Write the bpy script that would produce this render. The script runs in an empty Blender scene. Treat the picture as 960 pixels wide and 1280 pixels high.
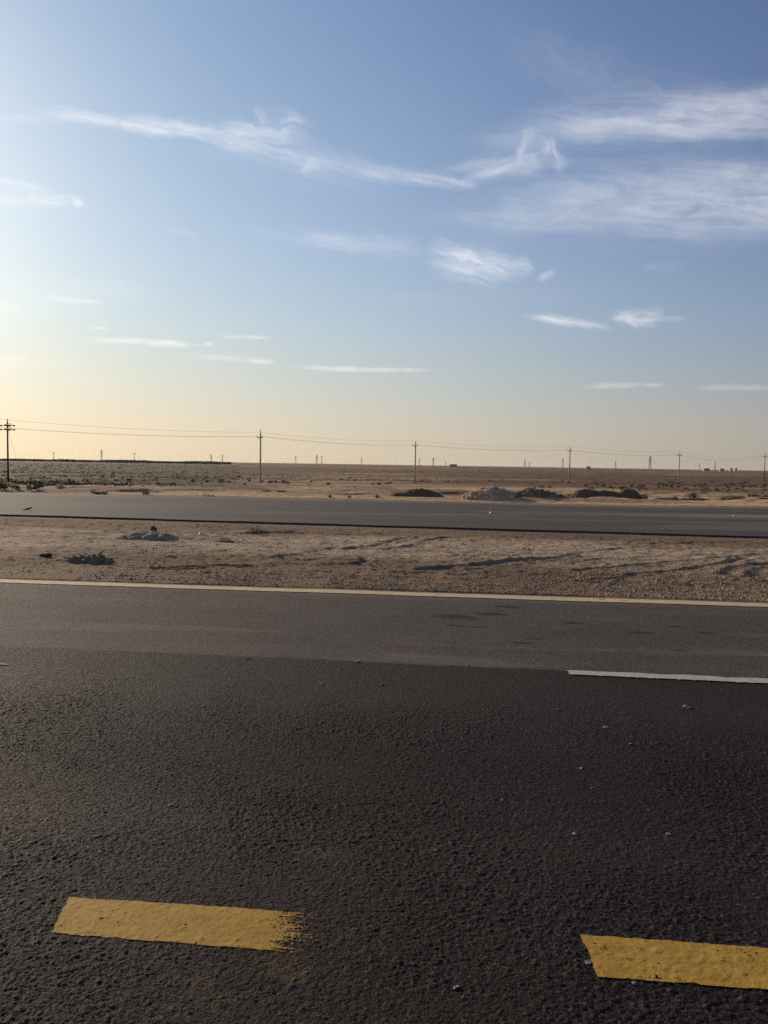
import bpy, math, random
import numpy as np
from mathutils import Matrix, Vector

R = math.radians
random.seed(7)
rng = np.random.default_rng(11)
SC = bpy.context.scene
COL = SC.collection

# ------------------------------------------------------------------ camera model
F_PX, CAM_H = 960.0, 1.5
PITCH, ROLL = math.atan(59.5 / 960), math.atan(.0155)
CP, SP, CR, SR = math.cos(PITCH), math.sin(PITCH), math.cos(ROLL), math.sin(ROLL)


def ray(px, py):
    a, b = (px - 480) / F_PX, -(py - 640) / F_PX
    x, z = a * CR - b * SR, a * SR + b * CR
    return np.array([x, CP + z * SP, -SP + z * CP])


def on_plane(px, py, z=0.0):
    d = ray(px, py)
    return d * ((z - CAM_H) / d[2]) + np.array([0, 0, CAM_H])


def at_dist(px, dist):
    """ground direction of a picture column at a given forward distance"""
    d = ray(px, 582)
    return d[0] / d[1] * dist, dist


cam_data = bpy.data.cameras.new('camera')
cam_data.sensor_width = 36.0
cam_data.lens = 27.0
cam_data.clip_start = 0.05
cam_data.clip_end = 60000
cam = bpy.data.objects.new('camera', cam_data)
COL.objects.link(cam)
cam.matrix_world = Matrix(((CR, -SR, 0, 0),
                           (SR * SP, CR * SP, -CP, 0),
                           (SR * CP, CR * CP, SP, CAM_H),
                           (0, 0, 0, 1)))
SC.camera = cam

# ------------------------------------------------------------------ numpy noise


def _h(ix, iy, s):
    n = (ix.astype(np.int64) * 374761393 + iy.astype(np.int64) * 668265263 + s * 982451653) & 0x7fffffff
    n = (n ^ (n >> 13)) * 1274126177 & 0x7fffffff
    n = (n ^ (n >> 16)) * 60493 & 0x7fffffff
    n = n ^ (n >> 11)
    return (n & 0xfffff) / float(0xfffff)


def vnoise(x, y, s=0):
    ix, iy = np.floor(x), np.floor(y)
    fx, fy = x - ix, y - iy
    fx, fy = fx * fx * (3 - 2 * fx), fy * fy * (3 - 2 * fy)
    a, b = _h(ix, iy, s), _h(ix + 1, iy, s)
    c, d = _h(ix, iy + 1, s), _h(ix + 1, iy + 1, s)
    return (a * (1 - fx) + b * fx) * (1 - fy) + (c * (1 - fx) + d * fx) * fy


def fbm(x, y, s=0, o=4, g=.5):
    t, a, n = 0, 1.0, 0
    for k in range(o):
        t = t + a * vnoise(x * 2 ** k + 17.3 * k, y * 2 ** k - 9.1 * k, s + k)
        n += a
        a *= g
    return t / n


def worley(x, y, s=0):
    """nearest-feature distance and a random value of that feature"""
    ix, iy = np.floor(x), np.floor(y)
    best = np.full(x.shape, 9.0)
    val = np.zeros(x.shape)
    for dx in (-1, 0, 1):
        for dy in (-1, 0, 1):
            cx, cy = ix + dx, iy + dy
            px, py = cx + _h(cx, cy, s), cy + _h(cx, cy, s + 5)
            d = (x - px) ** 2 + (y - py) ** 2
            m = d < best
            best = np.where(m, d, best)
            val = np.where(m, _h(cx, cy, s + 9), val)
    return np.sqrt(best), val


def stones(x, y, s=0):
    """aggregate: flat tilted stones with narrow gaps between them"""
    ix, iy = np.floor(x), np.floor(y)
    f1, f2 = np.full(x.shape, 9.0), np.full(x.shape, 9.0)
    ax, ay, val = np.zeros(x.shape), np.zeros(x.shape), np.zeros(x.shape)
    for dx in (-1, 0, 1):
        for dy in (-1, 0, 1):
            cx, cy = ix + dx, iy + dy
            ox, oy = x - cx - _h(cx, cy, s), y - cy - _h(cx, cy, s + 5)
            d = np.hypot(ox, oy)
            m = d < f1
            f2 = np.where(m, f1, np.minimum(f2, d))
            f1 = np.where(m, d, f1)
            r = _h(cx, cy, s + 9)
            ax = np.where(m, ox * (_h(cx, cy, s + 11) - .5), ax)
            ay = np.where(m, oy * (_h(cx, cy, s + 13) - .5), ay)
            val = np.where(m, r, val)
    return sstep(.02, .26, f2 - f1) * (.3 + .7 * val + 1.7 * (ax + ay)), val


def sstep(a, b, x):
    t = np.clip((x - a) / (b - a), 0, 1)
    return t * t * (3 - 2 * t)


# ------------------------------------------------------------------ mesh helpers
class MB:
    def __init__(self):
        self.v, self.f = [], []

    def add(self, vs, fs):
        o = len(self.v)
        self.v += [tuple(p) for p in vs]
        self.f += [tuple(i + o for i in f) for f in fs]

    def box(self, c, s, m=None):
        vs = []
        for dz in (-.5, .5):
            for dx, dy in ((-.5, -.5), (.5, -.5), (.5, .5), (-.5, .5)):
                p = Vector((dx * s[0], dy * s[1], dz * s[2]))
                if m is not None:
                    p = m @ p
                vs.append((p.x + c[0], p.y + c[1], p.z + c[2]))
        self.add(vs, [(3, 2, 1, 0), (4, 5, 6, 7), (0, 1, 5, 4), (1, 2, 6, 5), (2, 3, 7, 6), (3, 0, 4, 7)])

    def tube(self, pts, rads, n=8):
        pts = [Vector(p) for p in pts]
        if not hasattr(rads, '__len__'):
            rads = [rads] * len(pts)
        vs, fs = [], []
        for i, p in enumerate(pts):
            t = (pts[min(i + 1, len(pts) - 1)] - pts[max(i - 1, 0)]).normalized()
            up = Vector((0, 0, 1)) if abs(t.z) < .9 else Vector((1, 0, 0))
            a = t.cross(up).normalized()
            b = a.cross(t)
            for k in range(n):
                q = 2 * math.pi * k / n
                vs.append(p + (a * math.cos(q) + b * math.sin(q)) * rads[i])
        for i in range(len(pts) - 1):
            for k in range(n):
                k2 = (k + 1) % n
                fs.append((i * n + k, i * n + k2, (i + 1) * n + k2, (i + 1) * n + k))
        fs.append(tuple(range(n))[::-1])
        fs.append(tuple((len(pts) - 1) * n + k for k in range(n)))
        self.add(vs, fs)

    def rock(self, c, s, rnd, rot=None):
        """an angular stone: a jittered, chamfered block"""
        m = Matrix.Rotation(rnd.uniform(0, 6.28), 3, 'Z') @ Matrix.Rotation(rnd.uniform(-.5, .5), 3, 'X')
        if rot:
            m = rot @ m
        vs = []
        for z, k in ((-.5, .8), (.0, 1.0), (.5, .62)):
            for q in range(5):
                an = q * 1.2566 + rnd.uniform(-.35, .35)
                r = k * rnd.uniform(.38, .56)
                p = m @ Vector((math.cos(an) * r * s[0], math.sin(an) * r * s[1], (z + rnd.uniform(-.1, .1)) * s[2]))
                vs.append((p.x + c[0], p.y + c[1], p.z + c[2]))
        fs = [(4, 3, 2, 1, 0), (10, 11, 12, 13, 14)]
        for l in (0, 5):
            for q in range(5):
                r = (q + 1) % 5
                fs.append((l + q, l + r, l + 5 + r, l + 5 + q))
        self.add(vs, fs)

    def build(self, name, mat, parent=None, smooth=False):
        me = bpy.data.meshes.new(name)
        me.from_pydata(self.v, [], self.f)
        me.materials.append(mat)
        if smooth:
            me.shade_smooth()
        o = bpy.data.objects.new(name, me)
        COL.objects.link(o)
        if parent:
            o.parent = parent
        return o


def grid_obj(name, X, Y, Z, mat, keep=None, attrs=None, parent=None, smooth=True):
    """one mesh from 2-D arrays of vertex positions"""
    r, c = X.shape
    co = np.stack([X, Y, Z], -1).reshape(-1, 3).astype(np.float32)
    i = np.arange(r * c).reshape(r, c)
    q = np.stack([i[:-1, :-1], i[:-1, 1:], i[1:, 1:], i[1:, :-1]], -1).reshape(-1, 4)
    if keep is not None:
        q = q[keep.reshape(-1)]
        used = np.unique(q)
        mp = np.zeros(r * c, np.int64)
        mp[used] = np.arange(len(used))
        q = mp[q]
        co = co[used]
    me = bpy.data.meshes.new(name)
    me.vertices.add(len(co))
    me.vertices.foreach_set('co', co.ravel())
    me.loops.add(q.size)
    me.loops.foreach_set('vertex_index', q.ravel().astype(np.int32))
    me.polygons.add(len(q))
    me.polygons.foreach_set('loop_start', np.arange(0, q.size, 4, dtype=np.int32))
    me.update(calc_edges=True)
    if smooth:
        me.shade_smooth()
    for k, a in (attrs or {}).items():
        at = me.attributes.new(k, 'FLOAT', 'POINT')
        a = np.broadcast_to(a, (r, c)).reshape(-1).astype(np.float32)
        at.data.foreach_set('value', a[used] if keep is not None else a)
    me.materials.append(mat)
    o = bpy.data.objects.new(name, me)
    COL.objects.link(o)
    if parent:
        o.parent = parent
    return o


def tag(o, label=None, cat=None, group=None, kind=None):
    if label:
        o['label'] = label
    if cat:
        o['category'] = cat
    if group:
        o['group'] = group
    if kind:
        o['kind'] = kind
    return o


def empty(name, loc, rz=0.0):
    o = bpy.data.objects.new(name, None)
    COL.objects.link(o)
    o.location = loc
    o.rotation_euler = (0, 0, rz)
    return o


def copy_tree(o, parent=None):
    c = o.copy()
    COL.objects.link(c)
    c.parent = parent
    for ch in [x for x in COL.objects if x.parent == o]:
        copy_tree(ch, c)
    return c


# ------------------------------------------------------------------ node helpers
class NT:
    def __init__(self, tree):
        self.t, self.n, self.l = tree, tree.nodes, tree.links

    def node(self, typ, **kw):
        n = self.n.new(typ)
        for k, v in kw.items():
            setattr(n, k, v)
        return n

    def put(self, sock, v):
        if isinstance(v, bpy.types.NodeSocket):
            self.l.new(v, sock)
        elif v is not None:
            sock.default_value = v

    def math(self, op, a, b=None, c=None, clamp=False):
        n = self.node('ShaderNodeMath', operation=op, use_clamp=clamp)
        for s, v in zip(n.inputs, (a, b, c)):
            self.put(s, v)
        return n.outputs[0]

    def vmath(self, op, a, b=None):
        n = self.node('ShaderNodeVectorMath', operation=op)
        self.put(n.inputs[0], a)
        if b is not None:
            self.put(n.inputs[1], b)
        return n.outputs['Value'] if op in ('DOT_PRODUCT', 'LENGTH') else n.outputs[0]

    def xyz(self, x, y, z):
        n = self.node('ShaderNodeCombineXYZ')
        for s, v in zip(n.inputs, (x, y, z)):
            self.put(s, v)
        return n.outputs[0]

    def sep(self, v):
        n = self.node('ShaderNodeSeparateXYZ')
        self.put(n.inputs[0], v)
        return n.outputs

    def noise(self, vec, scale=1.0, detail=4, rough=.55, dist=0.0):
        n = self.node('ShaderNodeTexNoise')
        self.put(n.inputs['Vector'], vec)
        n.inputs['Scale'].default_value = scale
        n.inputs['Detail'].default_value = detail
        n.inputs['Roughness'].default_value = rough
        n.inputs['Distortion'].default_value = dist
        return n.outputs[0]

    def voronoi(self, vec, scale, feature='F1', out='Distance'):
        n = self.node('ShaderNodeTexVoronoi', feature=feature)
        self.put(n.inputs['Vector'], vec)
        n.inputs['Scale'].default_value = scale
        return n.outputs[out]

    def mix(self, f, a, b, typ='MIX'):
        n = self.node('ShaderNodeMix', data_type='RGBA', blend_type=typ)
        self.put(n.inputs[0], f)
        self.put(n.inputs[6], a)
        self.put(n.inputs[7], b)
        return n.outputs[2]

    def rng(self, x, a, b, c=0.0, d=1.0, smooth=False):
        n = self.node('ShaderNodeMapRange')
        if smooth:
            n.interpolation_type = 'SMOOTHSTEP'
        for s, v in zip(n.inputs, (x, a, b, c, d)):
            self.put(s, v)
        return n.outputs[0]

    def attr(self, name):
        return self.node('ShaderNodeAttribute', attribute_name=name).outputs['Fac']

    def bump(self, h, strength, dist, normal=None):
        n = self.node('ShaderNodeBump')
        self.put(n.inputs['Strength'], strength)
        n.inputs['Distance'].default_value = dist
        self.put(n.inputs['Height'], h)
        if normal is not None:
            self.put(n.inputs['Normal'], normal)
        return n.outputs[0]


def rgb(r, g, b):
    return (r, g, b, 1.0)


def new_mat(name):
    m = bpy.data.materials.new(name)
    m.use_nodes = True
    t = NT(m.node_tree)
    b = m.node_tree.nodes['Principled BSDF']
    t.put(b.inputs['Roughness'], .85)
    b.inputs['Specular IOR Level'].default_value = .3
    pos = t.node('ShaderNodeNewGeometry').outputs['Position']
    return m, t, b, pos


def simple(name, col, rough=.85, spec=.3, var=.35, scale=6.0, metal=0.0, coord='OBJ', bump=0.0):
    m, t, b, pos = new_mat(name)
    v = t.node('ShaderNodeTexCoord').outputs['Object'] if coord == 'OBJ' else pos
    n = t.noise(v, scale, 5, .6)
    f = t.rng(n, .25, .75, 1 - var, 1 + var)
    t.put(b.inputs['Base Color'], t.mix(1.0, rgb(*col), t.xyz(f, f, f), 'MULTIPLY'))
    b.inputs['Roughness'].default_value = rough
    b.inputs['Specular IOR Level'].default_value = spec
    b.inputs['Metallic'].default_value = metal
    if bump:
        t.put(b.inputs['Normal'], t.bump(n, 1.0, bump))
    return m


# ------------------------------------------------------------------ road frame
PHI = R(-5.4)
DU = np.array([math.cos(PHI), math.sin(PHI)])
DV = np.array([-math.sin(PHI), math.cos(PHI)])


def to_uv(x, y):
    return x * DU[0] + y * DU[1], x * DV[0] + y * DV[1]


def to_xy(u, v):
    return u * DU[0] + v * DV[0], u * DU[1] + v * DV[1]


def uv_px(px, py, z=0.0):
    p = on_plane(px, py, z)
    return to_uv(p[0], p[1])


V_EDGE = 9.16


def seam_v(u):
    return 5.74 - .0105 * u + .035 * (fbm(u * .9, u * 0 + 3.1, 40, 3) - .5) + .05 * (fbm(u * 6, u * 0 + 1.7, 43, 3) - .5)


def road_h(u, v, fine=1.0, want_tone=False):
    """surface relief of the near carriageway; fine = how much of the stones is real relief here"""
    sv = seam_v(u)
    over = 1 - sstep(-.012, .012, v - sv)                 # new dark overlay
    st, tone = stones(u * 74 + .35 * vnoise(u * 120, v * 120, 3), v * 74 + .35 * vnoise(u * 120 + 9, v * 120, 4), 1)
    s2, _ = stones(u * 150, v * 150, 21)
    s3, t3 = stones(u * 44, v * 44, 31)
    big = np.clip(s3 - .5, 0, 1) * sstep(.55, .8, t3)
    bare = sstep(.30, .70, fbm(u * 1.6, v * 1.6, 60, 3))   # more open texture here and there
    rel = (.0034 * st * (.8 + .3 * bare) + .0014 * s2 + .0050 * big * (.3 + .7 * bare)) * over + .0014 * s2 * (1 - over)
    low = .010 * (fbm(u * .8, v * .8, 70, 3) - .5) + .002 * (fbm(u * 5, v * 5, 71, 3) - .5)
    groove = .018 * np.exp(-((v - sv - .012) / .014) ** 2) * sstep(.35, .6, fbm(u * 1.3, u * 0, 77, 3))
    z = rel * fine + low - .012 * (1 - over) - groove - .005
    return (z, np.where(big > .03, t3, tone)) if want_tone else z


# ------------------------------------------------------------------ terrain
FAR_NEAR = ([-400, -60, -25, -10.3, 8.7, 30, 60, 400], [56, 29.2, 23.1, 20.6, 17.34, 13.7, 10.9, -21])
FAR_FAR = ([-400, -60, -16.8, -8.35, 0, 7.5, 12, 16, 22, 60, 400], [70, 40.5, 33.6, 33.2, 31.8, 30.5, 30.5, 31.0, 30.9, 27.6, -4])


def far_near(x):
    return np.interp(x, *FAR_NEAR)


def far_far(x):
    return np.interp(x, *FAR_FAR)


def base_z(d):
    return np.interp(d, [0, 34, 44, 70, 112, 137, 173, 230, 400, 12000], [0, 0, -.28, -1.05, -2.0, -2.18, -2.4, -2.62, -2.8, -2.8])


def poly_d(x, y, pts):
    """distance to a polyline, and signed side"""
    best = np.full(x.shape, 1e9)
    par = np.zeros(x.shape)
    n = len(pts) - 1
    for i in range(n):
        a, b = np.array(pts[i]), np.array(pts[i + 1])
        e = b - a
        t = np.clip(((x - a[0]) * e[0] + (y - a[1]) * e[1]) / (e @ e), 0, 1)
        d = np.hypot(x - a[0] - t * e[0], y - a[1] - t * e[1])
        m = d < best
        best = np.where(m, d, best)
        par = np.where(m, (i + t) / n, par)
    return best, par


RUTS = [  # picture polylines of the wheel ruts in the median, width, depth
    ([(300, 706), (390, 709), (447, 708), (513, 717), (563, 713), (610, 707), (647, 702), (690, 700), (760, 697)], .17, .10),
    ([(440, 724), (522, 720), (587, 713), (633, 707), (683, 701), (723, 694), (763, 688), (827, 683), (900, 676)], .15, .08),
    ([(600, 724), (647, 723), (693, 720), (760, 712), (860, 702), (960, 697)], .16, .06),
    ([(715, 732), (743, 729), (773, 725), (793, 720), (832, 717), (900, 706), (970, 690)], .17, .09),
    ([(905, 722), (913, 716), (922, 711), (945, 707), (975, 705)], .24, .10),
    ([(938, 726), (943, 719), (950, 714), (975, 711)], .22, .10),
    ([(-20, 658), (60, 660), (130, 663), (190, 671), (260, 676), (330, 682)], .35, .08),
    ([(70, 668), (100, 670), (140, 671)], .40, .10),
    ([(190, 714), (230, 713), (262, 711), (275, 710), (330, 711)], .13, .09),
    ([(0, 712), (60, 706), (105, 703)], .15, .05),
    ([(420, 690), (470, 684), (500, 676), (520, 671)], .16, .06),
    ([(470, 690), (510, 686), (540, 676), (570, 672)], .16, .06),
    ([(330, 702), (380, 694), (412, 688), (425, 684)], .16, .05),
    ([(450, 708), (462, 702), (448, 696)], .15, .06),
    ([(290, 668), (330, 667), (380, 666)], .25, .06),
    ([(740, 679), (790, 682), (830, 680), (905, 683)], .18, .05),
    ([(880, 700), (920, 697), (970, 693)], .2, .06),
    ([(700, 706), (760, 700), (830, 697), (880, 703)], .15, .05),
    ([(780, 745), (830, 741), (870, 741)], .1, .04),
]
RUTS_W = [([tuple(on_plane(px, py, -.06)[:2]) for px, py in p], w * (.75 if p[0][0] > 580 else 1), d * (.55 if p[0][0] > 580 else .9)) for p, w, d in RUTS]


def terrain(x, y):
    d = np.hypot(x, y)
    u, v = to_uv(x, y)
    n1 = fbm(x * .06, y * .06, 1, 4)
    z = base_z(np.maximum(y, d * .6)) + (n1 - .5) * np.interp(d, [0, 36, 70, 300, 3000], [.0, .02, .35, .5, 1.0])
    yn, yf = far_near(x), far_far(x)
    out_near = sstep(0, .10, v - V_EDGE)                              # beyond the near carriageway
    wob = (fbm(x * .7, y * 0 + x * .1, 9, 4) - .5) * 1.1
    out_far = sstep(-.35, .25, y - yf + wob)
    in_far = (y > yn - .03) & (y < yf + 1.5)
    med = (v > V_EDGE - .2) & (y < yn + .6)
    # ---- median relief
    pale = np.zeros_like(x)
    churn = np.zeros_like(x)
    zm = np.zeros_like(x)
    if med.any():
        xm, ym = x[med], y[med]
        um, vm = u[med], v[med]
        w = np.clip((vm - V_EDGE) / np.maximum(far_near(xm) - ym + vm - V_EDGE, .5), 0, 1)   # 0 at the near road, 1 at the far road
        mid = sstep(0, .16, w) * (1 - sstep(.86, 1, w))
        zz = -.015 - .03 * w + mid * (.07 * (fbm(um * .28, vm * .55, 2, 4) - .5))
        lumpy = sstep(.36, .64, fbm(um * .45 + 4, vm * .9, 3, 3))
        zz += mid * lumpy * .045 * (fbm(um * 2.2, vm * 3.4, 4, 5) - .45)
        zz += mid * .022 * (np.abs(fbm(um * 1.1, vm * 2.8, 8, 4) - .5) * 2 - .25)
        zz += (.25 + .75 * mid) * .026 * (fbm(um * 7, vm * 10, 5, 4) - .5) + .010 * (fbm(um * 24, vm * 24, 6, 2) - .5)
        cd, cv_ = worley(um * 5.5 + .6 * vnoise(um * 9, vm * 9, 51), vm * 7.0, 52)
        zz += mid * .027 * np.clip(.62 - cd, 0, 1) * sstep(.62, .95, cv_) * (.4 + 1.2 * fbm(um * .6, vm * .9, 53, 3))
        cd, cv_ = worley(um * 14, vm * 16, 54)
        zz += (.3 + .7 * mid) * .015 * np.clip(.6 - cd, 0, 1) * sstep(.6, .95, cv_)
        ch = np.zeros_like(xm)
        jx = xm + .10 * (fbm(xm * 1.7, ym * 1.7, 15, 3) - .5)
        jy = ym + .20 * (fbm(xm * 1.1 + 9, ym * 1.1, 16, 5, .62) - .5)
        for pts, wd, dp in RUTS_W:
            dd, tt = poly_d(jx, jy, pts)
            wd = wd * .55
            k = sstep(0, .12, tt) * (1 - sstep(.88, 1, tt)) * np.clip(2.5 * (fbm(xm * 1.0, ym * 1.0, 18, 4) - .24), 0, 1.4)
            tro = np.exp(-(dd / wd) ** 2)
            ber = np.exp(-((dd - wd * 1.75) / (wd * .62)) ** 2)
            lug = 1 + .5 * (fbm(xm * 11, ym * 5, 19, 2) - .5)
            zz += .48 * k * dp * (-1.0 * tro + .5 * ber * lug)
            ch = np.maximum(ch, sstep(0, .08, tt) * (1 - sstep(.92, 1, tt)) * (.45 + .8 * fbm(xm * 2, ym * 2, 58, 3)) * np.exp(-(dd / (wd * 1.15)) ** 2))
        zz = np.minimum(zz, np.where(w > .95, -.022 + .065 * (fbm(um * 1.4, vm * 0, 57, 4) - .42), 9))
        zz = np.minimum(zz, np.interp(vm - V_EDGE, [0, .05, .5, 1.2], [-.008, .004, .05, .4]))
        zm[med] = zz
        pale[med] = mid * sstep(.22, .50, w + .35 * (fbm(um * .35, vm * .7, 12, 3) - .5)) * (1 - sstep(.62, .86, w + .3 * (fbm(um * .5, vm, 13, 3) - .5)))
        churn[med] = ch
    z = np.where(med, zm, z)
    # ---- verge and plain beyond the far carriageway
    bey = y > yf - .8
    e = y - yf
    lump = .30 * sstep(.55, .85, fbm(x * .16, y * .35, 22, 4)) * sstep(1, 5, e) * np.interp(d, [30, 90, 200], [1, .8, 0])
    ridge = (.16 * np.exp(-((e - 2.2 - 1.5 * (fbm(x * .12, y * 0, 24, 3) - .5)) / .8) ** 2)) * sstep(.42, .6, fbm(x * .13 + 3, y * 0 + 7, 25, 3))
    fine = (.05 * (fbm(x * 1.3, y * 1.6, 26, 4) - .5) + .02 * (fbm(x * 6, y * 6, 27, 2) - .5)) * np.interp(d, [30, 120], [1, 2.2])
    z = np.where(bey, z + (lump + ridge + fine) * sstep(-.3, .8, e) + .02 * sstep(0, .6, e) - .10 * (1 - out_far), z)
    z = np.where(in_far & ~bey, -.14, z)
    z = np.where(med, z, z)
    z = np.where(v < V_EDGE, -.16, z)
    z = np.where((v >= V_EDGE) & (v < V_EDGE + .10) & med, z, z)
    return z, pale, churn


def ground_z(x, y):
    z, _, _ = terrain(np.array([float(x)]), np.array([float(y)]))
    return float(z[0])


# ------------------------------------------------------------------ materials: ground
def ground_material():
    m, t, b, pos = new_mat('desert_soil')
    x, y, z = t.sep(pos)
    pale, churn, veg, sand = t.attr('pale'), t.attr('churn'), t.attr('veg'), t.attr('sand')
    n_big = t.noise(pos, .35, 5, .6)
    n_mid = t.noise(pos, 3.0, 5, .65)
    n_fin = t.noise(pos, 34.0, 4, .7)
    grit = t.voronoi(pos, 60.0, 'F1', 'Color')
    gr = t.sep(grit)[0]
    brown = t.mix(t.rng(n_big, .35, .65), rgb(.160, .104, .063), rgb(.235, .156, .095))
    palec = t.mix(t.rng(n_mid, .3, .7), rgb(.365, .262, .170), rgb(.465, .345, .23))
    st_ = t.noise(t.xyz(t.math('MULTIPLY', x, .9), t.math('MULTIPLY', y, 2.6), 0.0), 1.0, 6, .68)
    c = t.mix(t.math('MULTIPLY', pale, t.rng(st_, .32, .52, .30, 1.0)), brown, palec)
    c = t.mix(t.rng(st_, .36, .26, 0, .5), c, rgb(.105, .072, .048))
    c = t.mix(t.math('MULTIPLY', churn, .75), c, rgb(.125, .090, .064))
    sandc = t.mix(t.rng(n_mid, .3, .7), rgb(.50, .315, .165), rgb(.65, .435, .245))
    c = t.mix(sand, c, sandc)
    c = t.mix(veg, c, t.mix(t.rng(n_big, .35, .65), rgb(.185, .098, .050), rgb(.075, .046, .028)))
    c = t.mix(t.attr('olive'), c, t.mix(t.rng(n_mid, .3, .7), rgb(.029, .027, .014), rgb(.047, .042, .022)))
    k = t.math('MULTIPLY', t.rng(n_mid, .2, .8, .72, 1.25), t.rng(n_fin, .25, .75, .72, 1.26))
    k = t.math('MULTIPLY', k, t.rng(gr, 0, 1, .84, 1.14))
    t.put(b.inputs['Base Color'], t.mix(1.0, c, t.xyz(k, k, k), 'MULTIPLY'))
    b.inputs['Roughness'].default_value = .95
    b.inputs['Specular IOR Level'].default_value = .12
    hgt = t.math('ADD', t.math('MULTIPLY', n_fin, .6), t.math('MULTIPLY', t.voronoi(pos, 48.0), .45))
    t.put(b.inputs['Normal'], t.bump(hgt, .9, .02))
    return m


M_GROUND = ground_material()


def build_ground():
    th = np.concatenate([np.arange(-180, -40, 4.0), np.arange(-40, -33, .5), np.arange(-33, 33, .085), np.arange(33, 40, .5), np.arange(40, 180.1, 4.0)])
    rr = np.concatenate([[.2, 2, 4, 6, 7], np.arange(7.8, 13, .026), np.arange(13, 24.5, .04), np.arange(24.5, 29, .45),
                         np.arange(29, 40, .09), np.arange(40, 64, .17), np.arange(64, 150, .6), 150 * 1.022 ** np.arange(0, 202)])
    rr = rr[rr < 12000]
    T, D = np.meshgrid(np.radians(th), rr)
    X, Y = np.sin(T) * D, np.cos(T) * D
    Z, pale, churn = terrain(X.ravel(), Y.ravel())
    Z, pale, churn = Z.reshape(X.shape), pale.reshape(X.shape), churn.reshape(X.shape)
    e = Y - far_far(X)
    az = np.degrees(np.arctan2(X, np.maximum(Y, 1e-3)))
    bey = sstep(0, 1, e)
    streak = .5 * fbm(X * .045, Y * .16, 31, 5) + .5 * fbm(X * .02, Y * .02, 32, 7, .75)
    patch = .25 * fbm(X * .014, Y * .03, 33, 4) + .75 * fbm(X * .0012, Y * .0045, 34, 9, .78)
    sand = bey * np.clip(np.interp(D, [30, 45, 110, 160, 260, 500], [.8, 1.0, 1.0, .9, .75, .45]) * (sstep(.43, .54, streak) * .85 + .28), 0, 1)
    dark = np.interp(D, [30, 60, 110, 150, 240, 900], [.02, .08, .38, .85, 1.0, 1.0])
    line = 1 - sstep(.004, .022, np.abs(fbm(X * .018, Y * .075, 36, 3) - .5))
    line = np.maximum(line, .9 * (1 - sstep(.003, .016, np.abs(fbm(X * .010 + 3, Y * .05 + .004 * X, 37, 3) - .47))))
    blot = sstep(.52, .60, fbm(X * .028, Y * .13, 38, 5))
    sand = sand * (1 - .72 * np.clip(line + .8 * blot, 0, 1))
    left = sstep(-6, -17, az) * np.interp(D, [60, 80, 105, 400], [0, .2, 1, 1])
    veg = bey * np.clip(dark * (.06 + 1.0 * sstep(.45, .53, patch)) + left * .75 * sstep(.25, .5, streak + .12)
                        + .6 * sstep(.60, .74, fbm(X * .09, Y * .3, 35, 5)) * np.interp(D, [34, 60, 400], [.6, 1, 1]), 0, 1)
    sand = sand * (1 - .75 * left)
    olive = bey * left * np.interp(D, [60, 90, 300, 600], [0, .9, .9, .4]) * sstep(.33, .48, .5 * streak + .5 * patch)
    o = grid_obj('ground', X, Y, Z, M_GROUND, attrs={'pale': pale, 'churn': churn, 'veg': veg, 'sand': sand, 'olive': olive})
    return tag(o, 'bare sandy desert plain with brown median strip and wheel ruts', None, None, 'structure')


build_ground()


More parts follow.
